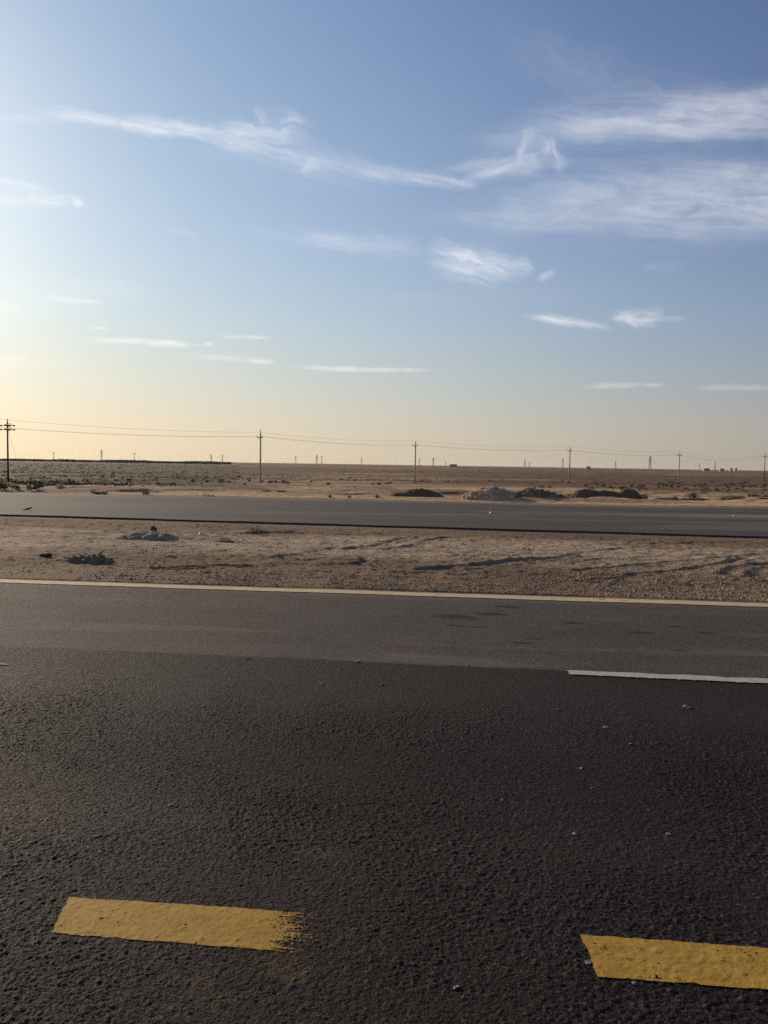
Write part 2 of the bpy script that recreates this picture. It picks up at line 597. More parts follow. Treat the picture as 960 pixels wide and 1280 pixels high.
# ------------------------------------------------------------------ materials: asphalt
def asphalt_near():
    m, t, b, pos = new_mat('asphalt_near')
    v = t.vmath('DOT_PRODUCT', pos, (DV[0], DV[1], 0))
    u = t.vmath('DOT_PRODUCT', pos, (DU[0], DU[1], 0))
    p2 = t.xyz(u, v, 0.0)
    shoulder, fine, dirt = t.attr('shoulder'), t.attr('fine'), t.attr('dirt')
    along = t.noise(t.xyz(t.math('MULTIPLY', u, .10), t.math('MULTIPLY', v, 2.6), 0.0), 1.0, 5, .6)   # traffic streaks
    blot = t.noise(p2, 1.1, 5, .6)
    stone = t.voronoi(p2, 90.0, 'F1', 'Color')
    sr = t.sep(stone)[0]
    c = t.mix(t.rng(along, .3, .7), rgb(.0150, .0094, .0086), rgb(.0225, .0146, .0134))
    c = t.mix(t.rng(sr, .80, 1.0), c, rgb(.056, .041, .034))
    sh = t.mix(t.rng(along, .3, .7), rgb(.058, .044, .037), rgb(.076, .060, .051))
    sh = t.mix(t.rng(sr, .82, 1.0), sh, rgb(.15, .135, .12))
    c = t.mix(t.math('MULTIPLY', t.attr('lanewear'), .6, clamp=True), c, rgb(.0090, .0060, .0057))
    tn = t.rng(t.attr('tone'), 0, 1, .62, 1.5)
    c = t.mix(fine, c, t.mix(1.0, c, t.xyz(tn, tn, tn), 'MULTIPLY'))
    gap = t.math('MULTIPLY', t.rng(t.voronoi(p2, 70.0, 'DISTANCE_TO_EDGE'), .03, .16, .85, 0.0), t.math('SUBTRACT', 1.0, fine))  # dark binder in the gaps, also painting the shade bump relief cannot cast
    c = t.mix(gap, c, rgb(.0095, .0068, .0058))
    c = t.mix(shoulder, c, sh)
    c = t.mix(t.math('MULTIPLY', dirt, .93), c, rgb(.014, .012, .011))
    track = t.attr('track')
    c = t.mix(t.math('MULTIPLY', track, .45), c, rgb(.032, .023, .020))
    c = t.mix(t.math('MULTIPLY', t.attr('dust'), .55), c, rgb(.24, .18, .125))
    c = t.mix(t.math('MULTIPLY', t.attr('smear'), .32), c, rgb(.16, .115, .03))
    k = t.math('MULTIPLY', t.rng(blot, .25, .75, .82, 1.2), t.math('MULTIPLY', t.rng(t.noise(p2, 220.0, 2, .6), .2, .8, .65, 1.35), t.rng(t.noise(p2, 34.0, 4, .7), .3, .7, .74, 1.26)))
    t.put(b.inputs['Base Color'], t.mix(1.0, c, t.xyz(k, k, k), 'MULTIPLY'))
    r = t.math('SUBTRACT', t.math('SUBTRACT', t.rng(sr, 0, 1, .72, .88), t.math('MULTIPLY', shoulder, -.05)), t.math('MULTIPLY', track, .04))
    t.put(b.inputs['Roughness'], r)
    b.inputs['Specular IOR Level'].default_value = .145
    d1 = t.rng(t.voronoi(p2, 70.0, 'DISTANCE_TO_EDGE'), 0.0, .22)
    d1 = t.math('MULTIPLY', d1, t.rng(t.sep(t.voronoi(p2, 70.0, 'F1', 'Color'))[1], 0, 1, .3, 1.0))
    d2 = t.voronoi(p2, 170.0)
    clump = t.noise(p2, 26.0, 3, .6)
    coarse = t.math('MULTIPLY', t.math('MULTIPLY', d1, 1.9), t.math('SUBTRACT', 1.0, fine))
    h = t.math('ADD', t.math('MULTIPLY', coarse, t.math('SUBTRACT', 1.0, t.math('MULTIPLY', shoulder, .6))),
               t.math('ADD', t.math('MULTIPLY', d2, -.42), t.math('MULTIPLY', t.noise(p2, 420.0, 2, .6), .2)))
    cl = t.math('MULTIPLY', clump, t.math('MULTIPLY', t.math('SUBTRACT', 1.7, t.math('MULTIPLY', shoulder, 1.2)), t.math('SUBTRACT', 1.0, t.math('MULTIPLY', fine, .7))))
    t.put(b.inputs['Normal'], t.bump(t.math('ADD', h, cl), .85, .006))
    return m


def build_road():
    us = [np.arange(-3.1, 3.0, .0055)]
    s, a = .0055, 3.0
    right = []
    while a < 260:
        right.append(a)
        s *= 1.055
        a += s
    s, a = .0055, -3.1
    left = []
    while a > -260:
        s *= 1.055
        a -= s
        left.append(a)
    U = np.concatenate([left[::-1], us[0], right])
    vs = list(np.arange(-7, .7, .7)) + list(np.arange(.75, 1.0, .05)) + list(np.arange(1.0, 2.9, .0044))
    a, s = 2.9, .0044
    while a < 5.3:
        vs.append(a)
        s = min(s * 1.002, .008)
        a += s
    vs += list(np.arange(5.32, 6.0, .008)) + list(np.arange(6.0, V_EDGE - .001, .014)) + [V_EDGE]
    V = np.array(vs)
    UU, VV = np.meshgrid(U, V)
    du = np.gradient(U)[None, :]
    dv = np.gradient(V)[:, None]
    fine = np.clip(2.0 - np.maximum(du, dv) / .008, 0, 1) * (1 - sstep(4.2, 5.7, VV))
    Z, tone = road_h(UU, VV, fine, True)
    sv = seam_v(UU)
    shoulder = sstep(-.02, .03, VV - sv)
    dirt = .9 * np.exp(-((VV - sv - .015) / .030) ** 2) * sstep(.32, .52, fbm(UU * 1.1, VV * 0, 78, 3))
    # oil drips on the shoulder where they lie in the picture
    for px, py, a, w in ((568, 769, .26, .10), (612, 766, .22, .10), (566, 780, .15, .06), (640, 757, .18, .08), (714, 777, .10, .05),
                         (652, 801, .12, .04), (806, 789, .14, .05), (846, 781, .10, .04), (672, 796, .08, .03), (885, 789, .11, .05),
                         (850, 811, .10, .04), (596, 782, .08, .03), (725, 785, .05, .03), (590, 772, .2, .04)):
        cu, cv = uv_px(px, py)
        q = np.hypot((UU - cu) / a, (VV - cv) / w) + 1.1 * (fbm(UU * 9, VV * 9, 80, 3) - .5)
        dirt = np.maximum(dirt, .98 * (1 - sstep(.55, 1.0, q)))
    track = np.zeros_like(UU)
    for c, w, k in ((2.95, .26, .75), (4.75, .45, .45), (1.25, .3, .4), (7.1, .25, .35)):
        track = np.maximum(track, k * np.exp(-((VV - c - .05 * (fbm(UU * .5, VV * 0, 81, 2) - .5)) / w) ** 2))
    track *= .55 + .9 * fbm(UU * .7, VV * 2.2, 82, 4)
    dust = sstep(8.5, 9.1, VV + .3 * (fbm(UU * 1.5, VV * 3, 83, 4) - .5)) * .8 + .35 * sstep(.62, .8, fbm(UU * .5, VV * 4, 84, 4)) * shoulder
    cu, cv = uv_px(400, 1066)
    dust = np.maximum(dust, .32 * np.exp(-((UU - cu) / .10) ** 2 - ((VV - cv) / .05) ** 2) * fbm(UU * 20, VV * 20, 85, 3) * 1.6)
    cu, cv = uv_px(330, 1226)
    smear = np.exp(-((UU - cu) / .20) ** 2 - ((VV - cv) / .10) ** 2) * sstep(.35, .7, fbm(UU * 14, VV * 14, 86, 3))
    X, Y = to_xy(UU, VV)
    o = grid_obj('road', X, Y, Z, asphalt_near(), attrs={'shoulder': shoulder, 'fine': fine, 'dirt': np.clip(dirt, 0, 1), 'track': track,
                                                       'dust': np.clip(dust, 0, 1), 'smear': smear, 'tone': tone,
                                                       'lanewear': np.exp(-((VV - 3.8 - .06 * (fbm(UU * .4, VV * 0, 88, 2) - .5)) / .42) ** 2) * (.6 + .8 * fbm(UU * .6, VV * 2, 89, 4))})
    return tag(o, 'dark coarse asphalt carriageway with lighter worn shoulder', None, None, 'structure')


build_road()


def asphalt_far():
    m, t, b, pos = new_mat('asphalt_far')
    x, y, z = t.sep(pos)
    w = t.math('ADD', y, t.math('MULTIPLY', x, .15))
    p = t.xyz(t.math('MULTIPLY', x, .035), t.math('MULTIPLY', w, .95), 0.0)
    n = t.noise(p, 1.0, 5, .6)
    c = t.mix(t.rng(n, .36, .64), rgb(.050, .038, .034), rgb(.074, .058, .051))
    c = t.mix(t.math('MULTIPLY', t.attr('dust'), .8), c, rgb(.27, .205, .145))
    f = t.noise(pos, 9.0, 4, .7)
    k = t.rng(f, .2, .8, .86, 1.14)
    t.put(b.inputs['Base Color'], t.mix(1.0, c, t.xyz(k, k, k), 'MULTIPLY'))
    b.inputs['Roughness'].default_value = .82
    b.inputs['Specular IOR Level'].default_value = .15
    t.put(b.inputs['Normal'], t.bump(t.noise(pos, 60.0, 3, .6), .5, .006))
    return m


def build_far_road():
    xs = np.concatenate([np.arange(-400, -40, 10), np.arange(-40, 40, .12), np.arange(40, 401, 10)])
    ws = np.concatenate([[-.012, 0], np.linspace(.004, .08, 8), np.linspace(.1, 1, 46)])
    X = np.broadcast_to(xs, (len(ws), len(xs))).copy()
    yn = far_near(xs) + .10 * (fbm(xs * .8, xs * 0, 91, 4) - .5) + .06 * (fbm(xs * 4, xs * 0, 92, 2) - .5)
    yf = far_far(xs) + .9
    W = ws[:, None]
    Y = np.maximum(W, 0) * (yf - yn)[None, :] + yn[None, :]
    Z = .012 * (fbm(X * .4, Y * .4, 93, 3) - .5)
    edge = fbm(X * 2.5, Y * 0, 94, 3)
    Z = np.where(W < 0, -.16, Z + np.where(W == 0, -.015 * edge, 0))
    e = far_far(xs)[None, :] - Y
    dust = .8 * (1 - sstep(-.2, 1.6, e + 1.6 * (fbm(X * .3, Y * .9, 95, 4) - .5)))
    stripe = np.exp(-((W - .52 - .0025 * X) / .07) ** 2) * sstep(2, 13, X) * (.3 + 1.0 * fbm(X * .7, Y * 1.6, 96, 4))
    dust = np.maximum(dust, stripe)
    dust = np.maximum(dust, .30 * sstep(.58, .75, fbm(X * .08, Y * 1.2, 97, 4)))
    o = grid_obj('far_road', X, Y, Z, asphalt_far(), attrs={'dust': np.clip(dust, 0, 1)})
    return tag(o, 'grey asphalt far carriageway with a broken dark edge', None, None, 'structure')


build_far_road()


# ------------------------------------------------------------------ painted markings
def paint_mat(name, ca, cb, worn):
    m, t, b, pos = new_mat(name)
    n = t.noise(pos, 9.0, 5, .65)
    g = t.noise(pos, 130.0, 3, .7)
    c = t.mix(t.rng(n, .3, .7), rgb(*ca), rgb(*cb))
    scr = t.noise(t.vmath('MULTIPLY', pos, (5.0, 26.0, 1.0)), 1.0, 4, .6)
    c = t.mix(t.math('MULTIPLY', t.rng(scr, .56, .72), worn), c, rgb(.15, .095, .035))
    pit = t.voronoi(pos, 75.0)
    c = t.mix(t.math('MULTIPLY', t.rng(pit, .10, .02), .0), c, rgb(.03, .025, .02))
    k = t.rng(g, .2, .8, .78, 1.2)
    t.put(b.inputs['Base Color'], t.mix(1.0, c, t.xyz(k, k, k), 'MULTIPLY'))
    b.inputs['Roughness'].default_value = .75
    b.inputs['Specular IOR Level'].default_value = .2
    t.put(b.inputs['Normal'], t.bump(t.math('ADD', g, t.math('MULTIPLY', pit, .6)), .5, .0012))
    return m


M_YELLOW = paint_mat('yellow_road_paint', (.345, .190, .025), (.43, .258, .048), .6)
M_WHITE = paint_mat('white_road_paint', (.38, .335, .29), (.47, .42, .365), .35)
M_GHOST = paint_mat('worn_grey_paint', (.15, .13, .115), (.20, .175, .155), .6)
M_CREAM = paint_mat('cream_edge_paint', (.50, .36, .20), (.60, .45, .27), .5)


def mark(name, corners, mat, step, fray_l, fray_r, seed, rise=.0035, edge=.010, holes=.02, fine=1.0):
    """a painted bar between four (u, v) corners: near-left, near-right, far-right, far-left"""
    (a, b_, c, d) = [np.array(p) for p in corners]
    L = max(np.linalg.norm(b_ - a), np.linalg.norm(c - d))
    W = max(np.linalg.norm(d - a), np.linalg.norm(c - b_))
    sx, sy = (step, step) if not hasattr(step, '__len__') else step
    nx, ny = int(L / sx) + 12, int((W + .06) / sy) + 2
    S, T = np.meshgrid(np.linspace(-.05 / L, 1 + max(fray_r * 1.7, .05) / L, nx), np.linspace(-.03 / W, 1 + .03 / W, ny))
    U = (1 - T) * ((1 - S) * a[0] + S * b_[0]) + T * ((1 - S) * d[0] + S * c[0])
    V = (1 - T) * ((1 - S) * a[1] + S * b_[1]) + T * ((1 - S) * d[1] + S * c[1])
    h = sum(road_h(U + i * .004, V + j * .004, fine) for i in (-2, -1, 0, 1, 2) for j in (-2, -1, 0, 1, 2)) / 25
    flat = road_h(U, V, 0.0)
    Z = flat + .45 * (h - flat) + .16 * (road_h(U, V, fine) - flat) + rise
    n = (fbm(U * 28, V * 28, seed, 3) - .5) * 2
    dT = np.minimum(T, 1 - T) * W + n * edge
    dl = S * L + n * edge * 1.2 - .0
    n2 = (fbm(U * 20, V * 90, seed + 4, 3) - .5) * 2
    dr = (1 - S) * L + n * edge * 1.2 + n2 * fray_r * .8 + fray_r * .8
    m = (dT > 0) & (dl > 0) & (dr > 0)
    if fray_r > .03:
        thin = True
    else:
        thin = False
    m &= fbm(U * 45, V * 45, seed + 9, 3) > holes * 10
    k = m[:-1, :-1] & m[1:, :-1] & m[:-1, 1:] & m[1:, 1:]
    if thin:                                       # the film thins out grain by grain towards this end
        run = ((1 - S) * L)[:-1, :-1]
        brush = fbm(U * 6, V * 130, seed + 7, 3)[:-1, :-1]
        dens = 1.08 - sstep(-fray_r * 1.6, .06, .06 - run - .10 + .16 * brush) * 1.05
        top = stones(U * 74 + .35 * vnoise(U * 120, V * 120, 3), V * 74 + .35 * vnoise(U * 120 + 9, V * 120, 4), 1)[0][:-1, :-1]
        k &= .55 * rng.random(k.shape) + .45 * (1 - np.clip(top, 0, 1)) < dens
    X, Y = to_xy(U, V)
    o = grid_obj(name, X, Y, Z, mat, keep=k)
    return o


q = [uv_px(*p) for p in ((62, 1166), (382, 1191.5), (392, 1141.5), (88, 1121))]
tag(mark('yellow_road_marking', q, M_YELLOW, .003, .01, .085, 101, holes=.0135, rise=.0026, edge=.006), 'short yellow painted dash with a frayed end on dark asphalt',
    'road marking', 'yellow dashes on the near lane')
a0, d0 = uv_px(746, 1221), uv_px(725, 1168)
q = [a0, (a0[0] + .80, a0[1] + .002), (d0[0] + .82, d0[1] + .004), d0]
tag(mark('yellow_road_marking', q, M_YELLOW, .003, .01, .02, 131, holes=.0135, rise=.0040, edge=.006), 'yellow painted dash with a clean slanted end and small dark pits',
    'road marking', 'yellow dashes on the near lane')
w0, w1 = uv_px(712, 843), uv_px(706, 836.3)
q = [w0, (w0[0] + 3.0, w0[1] - .055), (w1[0] + 3.0, w1[1] - .055), w1]
tag(mark('white_road_marking', q, M_WHITE, .010, .05, .02, 151, rise=.006, edge=.004, holes=.01, fine=.0), 'long white lane dash at the edge of the dark overlay', 'road marking')
e0, e1 = uv_px(-60, 828.5), uv_px(-60, 826.6)
q = [e0, (e0[0] + .47, e0[1] - .003), (e1[0] + .47, e1[1] - .003), e1]
tag(mark('white_road_marking', q, M_GHOST, .008, .01, .05, 161, rise=.006, edge=.004, holes=.02, fine=.0), 'thin worn white stripe left near the seam in the dark asphalt', 'road marking')
q = [(-60, 8.80), (60, 8.80), (60, 9.09), (-60, 9.09)]
o = mark('cream_edge_line', [(-30, 8.86 + .08), (30, 8.86 - .20), (30, 9.12 - .16), (-30, 9.12 + .02)], M_CREAM, (.035, .012), .01, .01, 171, rise=.006, edge=.016, holes=.012, fine=.0)
tag(o, 'continuous cream edge line between asphalt shoulder and dirt median', 'edge line')

# ------------------------------------------------------------------ small stones on the asphalt
M_PEBBLE = simple('pale_pebble', (.26, .22, .185), .85, .2, .4, 40)
peb = []
for px, py, wpx in ((447, 827, 9), (858, 884, 13), (757, 909, 8), (788, 930, 8), (683, 914, 7), (697, 887, 6), (253, 883, 8), (402, 855, 7), (477, 855, 6),
                    (370, 896, 6), (585, 830, 9), (632, 960, 6), (726, 960, 7), (740, 985, 5), (836, 1043, 8), (811, 1013, 7), (718, 1042, 9),
                    (545, 1062, 7), (213, 1006, 7), (628, 1000, 6), (570, 1234, 10), (735, 1203, 10), (792, 1228, 8), (158, 905, 5), (310, 823, 6)):
    x, y, _ = on_plane(px, py)
    u, v = to_uv(x, y)
    dist = math.hypot(x, y, 1.5)
    w = wpx / 960 * dist * .8
    rnd = random.Random(px)
    mb = MB()
    mb.rock((0, 0, w * .05), (w * 1.15, w * .85, w * .24), rnd)
    o = mb.build('pebble', M_PEBBLE)
    o.location = (x, y, float(road_h(np.array([u]), np.array([v]), .6)[0]) + .002)
    tag(o, 'small pale pebble lying on the near asphalt', 'pebble', 'pebbles scattered on the asphalt')

# ------------------------------------------------------------------ gravel along the median
M_GRAVEL = simple('median_gravel', (.33, .245, .17), .9, .2, .45, 3.0, coord='POS')
mb = MB()
rnd = random.Random(5)
n = 0
while n < 9000:
    u = rnd.uniform(-6, 6.5)
    k = rnd.random()
    v = V_EDGE + .05 + (2.4 * k * k if rnd.random() < .75 else rnd.uniform(0, 9))
    x, y = to_xy(u, v)
    if y > far_near(x) - .15:
        continue
    dens = float(fbm(np.array([u * .6]), np.array([v * .9]), 201, 3)[0]) + (.10 if u > 1 else -.04)
    if rnd.random() > max(0, (dens - .34) * 3.2):
        continue
    s = .010 + .026 * rnd.random() ** 3
    mb.rock((x, y, 0), (s * 1.3, s, s * .8), rnd)
    n += 1
arr = np.array(mb.v)
cen = arr.reshape(-1, 15, 3)[:, :, :2].mean(1)
zz, _, _ = terrain(cen[:, 0], cen[:, 1])
arr[:, 2] += np.repeat(zz + .003, 15)
mb.v = [tuple(p) for p in arr]
tag(mb.build('gravel', M_GRAVEL), 'loose brown gravel strewn over the dirt median', 'gravel', None, 'stuff')


# ------------------------------------------------------------------ heaps
def soil(name, a, b_, c, scale=2.0, rough=.95):
    m, t, bs, pos = new_mat(name)
    n = t.noise(pos, scale, 5, .65)
    f = t.noise(pos, scale * 11, 4, .7)
    col = t.mix(t.rng(n, .32, .66), rgb(*a), rgb(*b_))
    col = t.mix(t.rng(f, .55, .75), col, rgb(*c))
    t.put(bs.inputs['Base Color'], col)
    bs.inputs['Roughness'].default_value = rough
    bs.inputs['Specular IOR Level'].default_value = .12
    t.put(bs.inputs['Normal'], t.bump(f, .9, .03))
    return m


M_EARTH = soil('dark_earth', (.120, .078, .048), (.165, .110, .069), (.21, .147, .094))
M_RUB = soil('broken_concrete', (.47, .35, .235), (.64, .49, .335), (.25, .185, .125), 3)
M_RUBG = soil('grey_rubble', (.20, .16, .12), (.30, .245, .185), (.13, .105, .08), 3)
M_RUBB = soil('brown_rubble', (.17, .125, .09), (.25, .19, .14), (.12, .09, .065), 3)
M_PALEMUD = soil('pale_hardened_slurry', (.27, .21, .155), (.34, .27, .205), (.19, .15, .11), 3)
M_GREYGRIT = soil('grey_grit', (.21, .17, .135), (.28, .23, .185), (.15, .12, .095), 6)


def heap(name, x, y, w, dpt, h, mat, peaks, seed, rough=.18, chunks=0, csize=.1, res=90, sink=.12, rz=0.0, cmat=None, freq=1.0):
    """an uneven heap of loose material, closed into the ground; peaks = [(s, t, height, radius)] in half-widths"""
    S, T = np.meshgrid(np.linspace(-1.25, 1.25, res), np.linspace(-1.25, 1.25, max(24, res // 2)))
    H = np.zeros_like(S)
    Sj = S + .22 * (fbm(S * 3 * freq, T * 3, seed, 3) - .5)
    Tj = T + .30 * (fbm(S * 3 * freq + 5, T * 3, seed + 1, 3) - .5)
    for ps, pt, ph, pr in peaks:
        H = np.maximum(H, ph * np.clip(1 - ((Sj - ps) / pr) ** 2 - ((Tj - pt) / (pr if pr > .5 else .5)) ** 2 * .9, 0, 1) ** .75)
    ed = 1 - sstep(.80, 1.15, np.hypot(S, T) + .2 * (fbm(S * 4, T * 4, seed + 2, 3) - .5))
    H = H * ed
    H = H * (1 - rough + 2 * rough * fbm(S * 5 * freq, T * 4, seed + 3, 4)) + H * rough * .5 * (fbm(S * 16 * freq, T * 12, seed + 4, 3) - .5)
    c, s_ = math.cos(rz), math.sin(rz)
    lx, ly = S * w / 2, T * dpt / 2
    gx, gy = x + lx * c - ly * s_, y + lx * s_ + ly * c
    gz, _, _ = terrain(gx.ravel(), gy.ravel())
    gz = gz.reshape(gx.shape)
    z0 = float(np.median(gz))
    Z = gz - z0 + H * h - sink * (1 - sstep(.0, .08, H))
    o = grid_obj(name, gx - x, gy - y, Z, mat)
    o.location = (x, y, z0)
    if chunks:
        mb = MB()
        rd = random.Random(seed)
        hh = H.ravel()
        idx = [i for i in range(len(hh)) if hh[i] > .10]
        for _ in range(chunks):
            i = rd.choice(idx)
            s = csize * (.35 + .9 * rd.random() ** 2)
            tilt = Matrix.Rotation(rd.uniform(-.9, .9), 3, 'X') @ Matrix.Rotation(rd.uniform(-.9, .9), 3, 'Y')
            mb.rock((gx.ravel()[i] - x, gy.ravel()[i] - y, Z.ravel()[i] + s * .12), (s * rd.uniform(.9, 1.7), s, s * rd.uniform(.35, .7)), rd, tilt)
        ch = mb.build('loose_chunks', cmat or mat, o)
        ch['kind'] = 'stuff'
    return o


def spot(px, py, z=0.0):
    p = on_plane(px, py, z)
    return p[0], p[1]


def gspot(px, py):
    """where the picture ray meets the terrain"""
    d = ray(px, py)
    t = np.geomspace(30, 3000, 1800)
    x, y, z = d[0] * t, d[1] * t, CAM_H + d[2] * t
    g, _, _ = terrain(x, y)
    i = int(np.argmax(z < g))
    return float(x[i]), float(y[i])


x, y = spot(521, 620.5)
tag(heap('dirt_mound', x, y + .6, 2.8, 1.8, .42, M_EARTH, [(.1, 0, 1, .75), (-.5, 0, .55, .6), (.55, 0, .6, .5)], 301, .12),
    'low smooth dark earth mound beyond the far road, left of the rubble', 'dirt mound')
x, y = spot(612, 627)
tag(heap('rubble_heap', x, y + .7, 2.4, 1.9, .40, M_RUB, [(.15, 0, 1, .7), (-.35, .0, .6, .6), (.5, .1, .8, .5)], 311, .3, 520, .15),
    'pale heap of broken concrete at the verge of the far road', 'rubble heap')
x, y = spot(672, 627)
tag(heap('rubble_heap', x, y + .7, 2.3, 1.8, .44, M_RUBG, [(-.1, 0, 1, .7), (.4, 0, .75, .6), (-.6, .0, .6, .4)], 321, .3, 420, .12),
    'darker grey rubble heap touching the pale concrete heap', 'rubble heap')
x, y = spot(702, 626.5)
tag(heap('rubble_heap', x, y + .3, 1.0, 1.0, .22, M_RUBB, [(0, 0, 1, .7), (.5, 0, .6, .5)], 331, .35, 110, .10),
    'smallest brown rubble heap, at the end of the rubble row', 'rubble heap')
x, y = spot(766, 620.5)
tag(heap('dirt_mound', x, y + .7, 4.2, 2.0, .56, M_EARTH, [(-.55, 0, .95, .5), (-.1, 0, .85, .5), (.45, 0, 1, .42)], 341, .14),
    'widest dark earth mound with a notched top beyond the far road', 'dirt mound')
x, y = spot(856, 622.5)
tag(heap('earth_bank', x, y + .3, 3.2, 1.2, .13, M_EARTH, [(-.5, 0, 1, .5), (.3, 0, .8, .7)], 351, .25),
    'long thin dark earth bank running on from the notched mound', 'earth bank')
x, y = spot(936, 624)
tag(heap('earth_bank', x, y + .3, 3.6, 1.2, .17, M_EARTH, [(-.3, 0, 1, .5), (.5, 0, .9, .6)], 361, .3),
    'lumpy dark earth bank near the last pole on the right', 'earth bank')
x, y = spot(180, 676, -.05)
tag(heap('slurry_lump', x, y + .25, 1.2, .9, .115, M_PALEMUD, [(.25, 0, 1, .8), (-.2, 0, .95, .7), (-.65, -.1, .7, .5)], 371, .3, res=90),
    'pale grey hardened slurry lump in the dirt median', 'slurry lump')
x, y = spot(111, 706, -.04)
tag(heap('grit_heap', x, y + .15, .85, .6, .09, M_GREYGRIT, [(.15, 0, 1, .6), (-.4, 0, .5, .6)], 381, .3, 90, .06, res=70),
    'dark grey grit heap with a stick in the near median', 'grit heap')
sx, sy = spot(126, 696, .05)
mb = MB()
mb.tube([(0, 0, -.05), (.05, .02, .03), (.12, .03, .09)], [.012, .011, .007], 6)
o = mb.build('stick', simple('dry_wood', (.05, .038, .03), .9))
o.location = (sx - .03, y + .15, ground_z(sx, y + .15) + .10)
tag(o, 'short dark stick poking out of the grey grit heap', 'stick')

M_STONE = simple('pale_stone', (.62, .48, .31), .85, .3, .25, 20)
M_LITTER = simple('white_litter', (.70, .62, .52), .6, .4, .1, 20)
M_DARKST = simple('dark_clod', (.075, .05, .038), .95, .2, .3, 20)
for nm, px, py, w, h, mat, lab, cat in (
        ('stone', 281, 676.5, .27, .065, M_STONE, 'flat sunlit cream stone on the dirt median', 'stone'),
        ('plastic_scrap', 251, 669.5, .13, .08, M_LITTER, 'small white plastic scrap on the dirt median', 'litter'),
        ('dirt_clod', 192, 664, .17, .12, M_DARKST, 'dark brown clod behind the pale slurry lump', 'clod'),
        ('stone', 81, 700.5, .05, .04, M_LITTER, 'tiny white stone beside the dark grit heap', 'stone'),
        ('dirt_clod', 57, 700, .22, .06, M_DARKST, 'flat dark clod left of the grey grit heap', 'clod'),
        ('stone', 292, 670, .08, .04, M_STONE, 'small tan stone behind the flat cream stone', 'stone'),
        ('stone', 246, 657, .06, .05, M_STONE, 'little tan stone close to the far road edge', 'stone')):
    x, y = spot(px, py, -.05)
    mb = MB()
    rd = random.Random(px)
    mb.rock((0, 0, h * .35), (w, w * .7, h), rd)
    mb.rock((w * .15, w * .1, h * .25), (w * .7, w * .6, h * .8), rd)
    o = mb.build(nm, mat)
    o.location = (x, y, ground_z(x, y))
    tag(o, lab, cat)

for nm, px, py, w, h, lab in (('plastic_scrap', 43, 614.5, .26, .10, 'white plastic scrap beyond the far road by a dark shrub'),
                              ('plastic_scrap', 261, 620.5, .34, .08, 'torn white plastic scrap lying along the far verge')):
    x, y = gspot(px, py)
    mb = MB()
    rd = random.Random(px)
    for k in range(4):
        mb.rock((rd.uniform(-w, w) * .6, rd.uniform(-.1, .1), h * .4), (w * .6, w * .4, h), rd)
    o = mb.build(nm, M_LITTER)
    o.location = (x, y, ground_z(x, y))
    tag(o, lab, 'litter')
x, y = spot(34, 637.5)
mb = MB()
mb.tube([(-.12 + .05 * k, .04 * math.sin(k * 1.7), .012 + .07 * (k / 5.0) ** 2) for k in range(6)], [.014, .02, .024, .03, .026, .016], 6)
o = mb.build('tyre_scrap', simple('black_rubber', (.02, .02, .02), .7))
o.location = (x, y, .0)
tag(o, 'curled black tyre scrap lying on the far carriageway', 'tyre scrap')
for px, py, w, lab in ((613, 641.5, .07, 'white fragment on the far carriageway before the rubble'), (917, 645, .06, 'pale pebble on the dusty stripe of the far carriageway')):
    x, y = spot(px, py)
    mb = MB()
    rd = random.Random(px)
    mb.rock((0, 0, .015), (w * 1.5, w, .045), rd)
    o = mb.build('road_fragment', M_LITTER)
    o.location = (x, y, .0)
    tag(o, lab, 'fragment')


# ------------------------------------------------------------------ plants
def leaf_mat(name, a, b_):
    m, t, b, pos = new_mat(name)
    n = t.noise(pos, 5.0, 3, .6)
    t.put(b.inputs['Base Color'], t.mix(t.rng(n, .3, .7), rgb(*a), rgb(*b_)))
    b.inputs['Roughness'].default_value = .8
    b.inputs['Specular IOR Level'].default_value = .15
    return m


M_SCRUB = leaf_mat('dry_scrub', (.095, .064, .036), (.155, .108, .062))
M_GREEN = leaf_mat('green_scrub', (.062, .058, .030), (.10, .09, .05))
M_DEAD = leaf_mat('dead_twigs', (.07, .05, .035), (.12, .09, .06))
M_TREE = leaf_mat('far_trees', (.075, .066, .046), (.105, .092, .066))


def shrub_mesh(name, seed, mat, w=1.0, h=.6, n=170, twig=.07):
    rd = random.Random(seed)
    mb = MB()
    for k in range(9):
        a = rd.uniform(0, 6.28)
        r = rd.uniform(.2, .45) * w
        mb.tube([(0, 0, -.05), (math.cos(a) * r * .5, math.sin(a) * r * .5, h * .45), (math.cos(a) * r, math.sin(a) * r, h * rd.uniform(.6, .95))], [.016, .011, .004], 4)
    lobes = [(rd.uniform(-.3, .3) * w, rd.uniform(-.3, .3) * w, rd.uniform(.3, .7) * h, rd.uniform(.18, .30) * w) for _ in range(6)]
    for k in range(n):
        lx, ly, lz, lr = rd.choice(lobes)
        d = Vector((rd.gauss(0, 1), rd.gauss(0, 1), rd.gauss(0, .8))).normalized() * lr * rd.uniform(.5, 1.1)
        p = Vector((lx, ly, max(.02, lz))) + d
        p.z = max(p.z, .01)
        a = Vector((rd.gauss(0, 1), rd.gauss(0, 1), rd.gauss(0, 1))).normalized()
        c = a.cross(Vector((rd.gauss(0, 1), rd.gauss(0, 1), rd.gauss(0, 1)))).normalized()
        s = twig * rd.uniform(.6, 1.5) * w
        mb.add([p - a * s, p + c * s * .5, p + a * s, p - c * s * .5], [(0, 1, 2, 3)])
    me = bpy.data.meshes.new(name)
    me.from_pydata(mb.v, [], mb.f)
    me.materials.append(mat)
    return me


dry = [shrub_mesh('desert_shrub', 400 + k, M_SCRUB) for k in range(4)]
M_WEED = leaf_mat('olive_weed', (.14, .118, .058), (.20, .17, .09))
grn = [shrub_mesh('green_shrub', 420 + k, M_WEED, 1.0, .5) for k in range(3)]


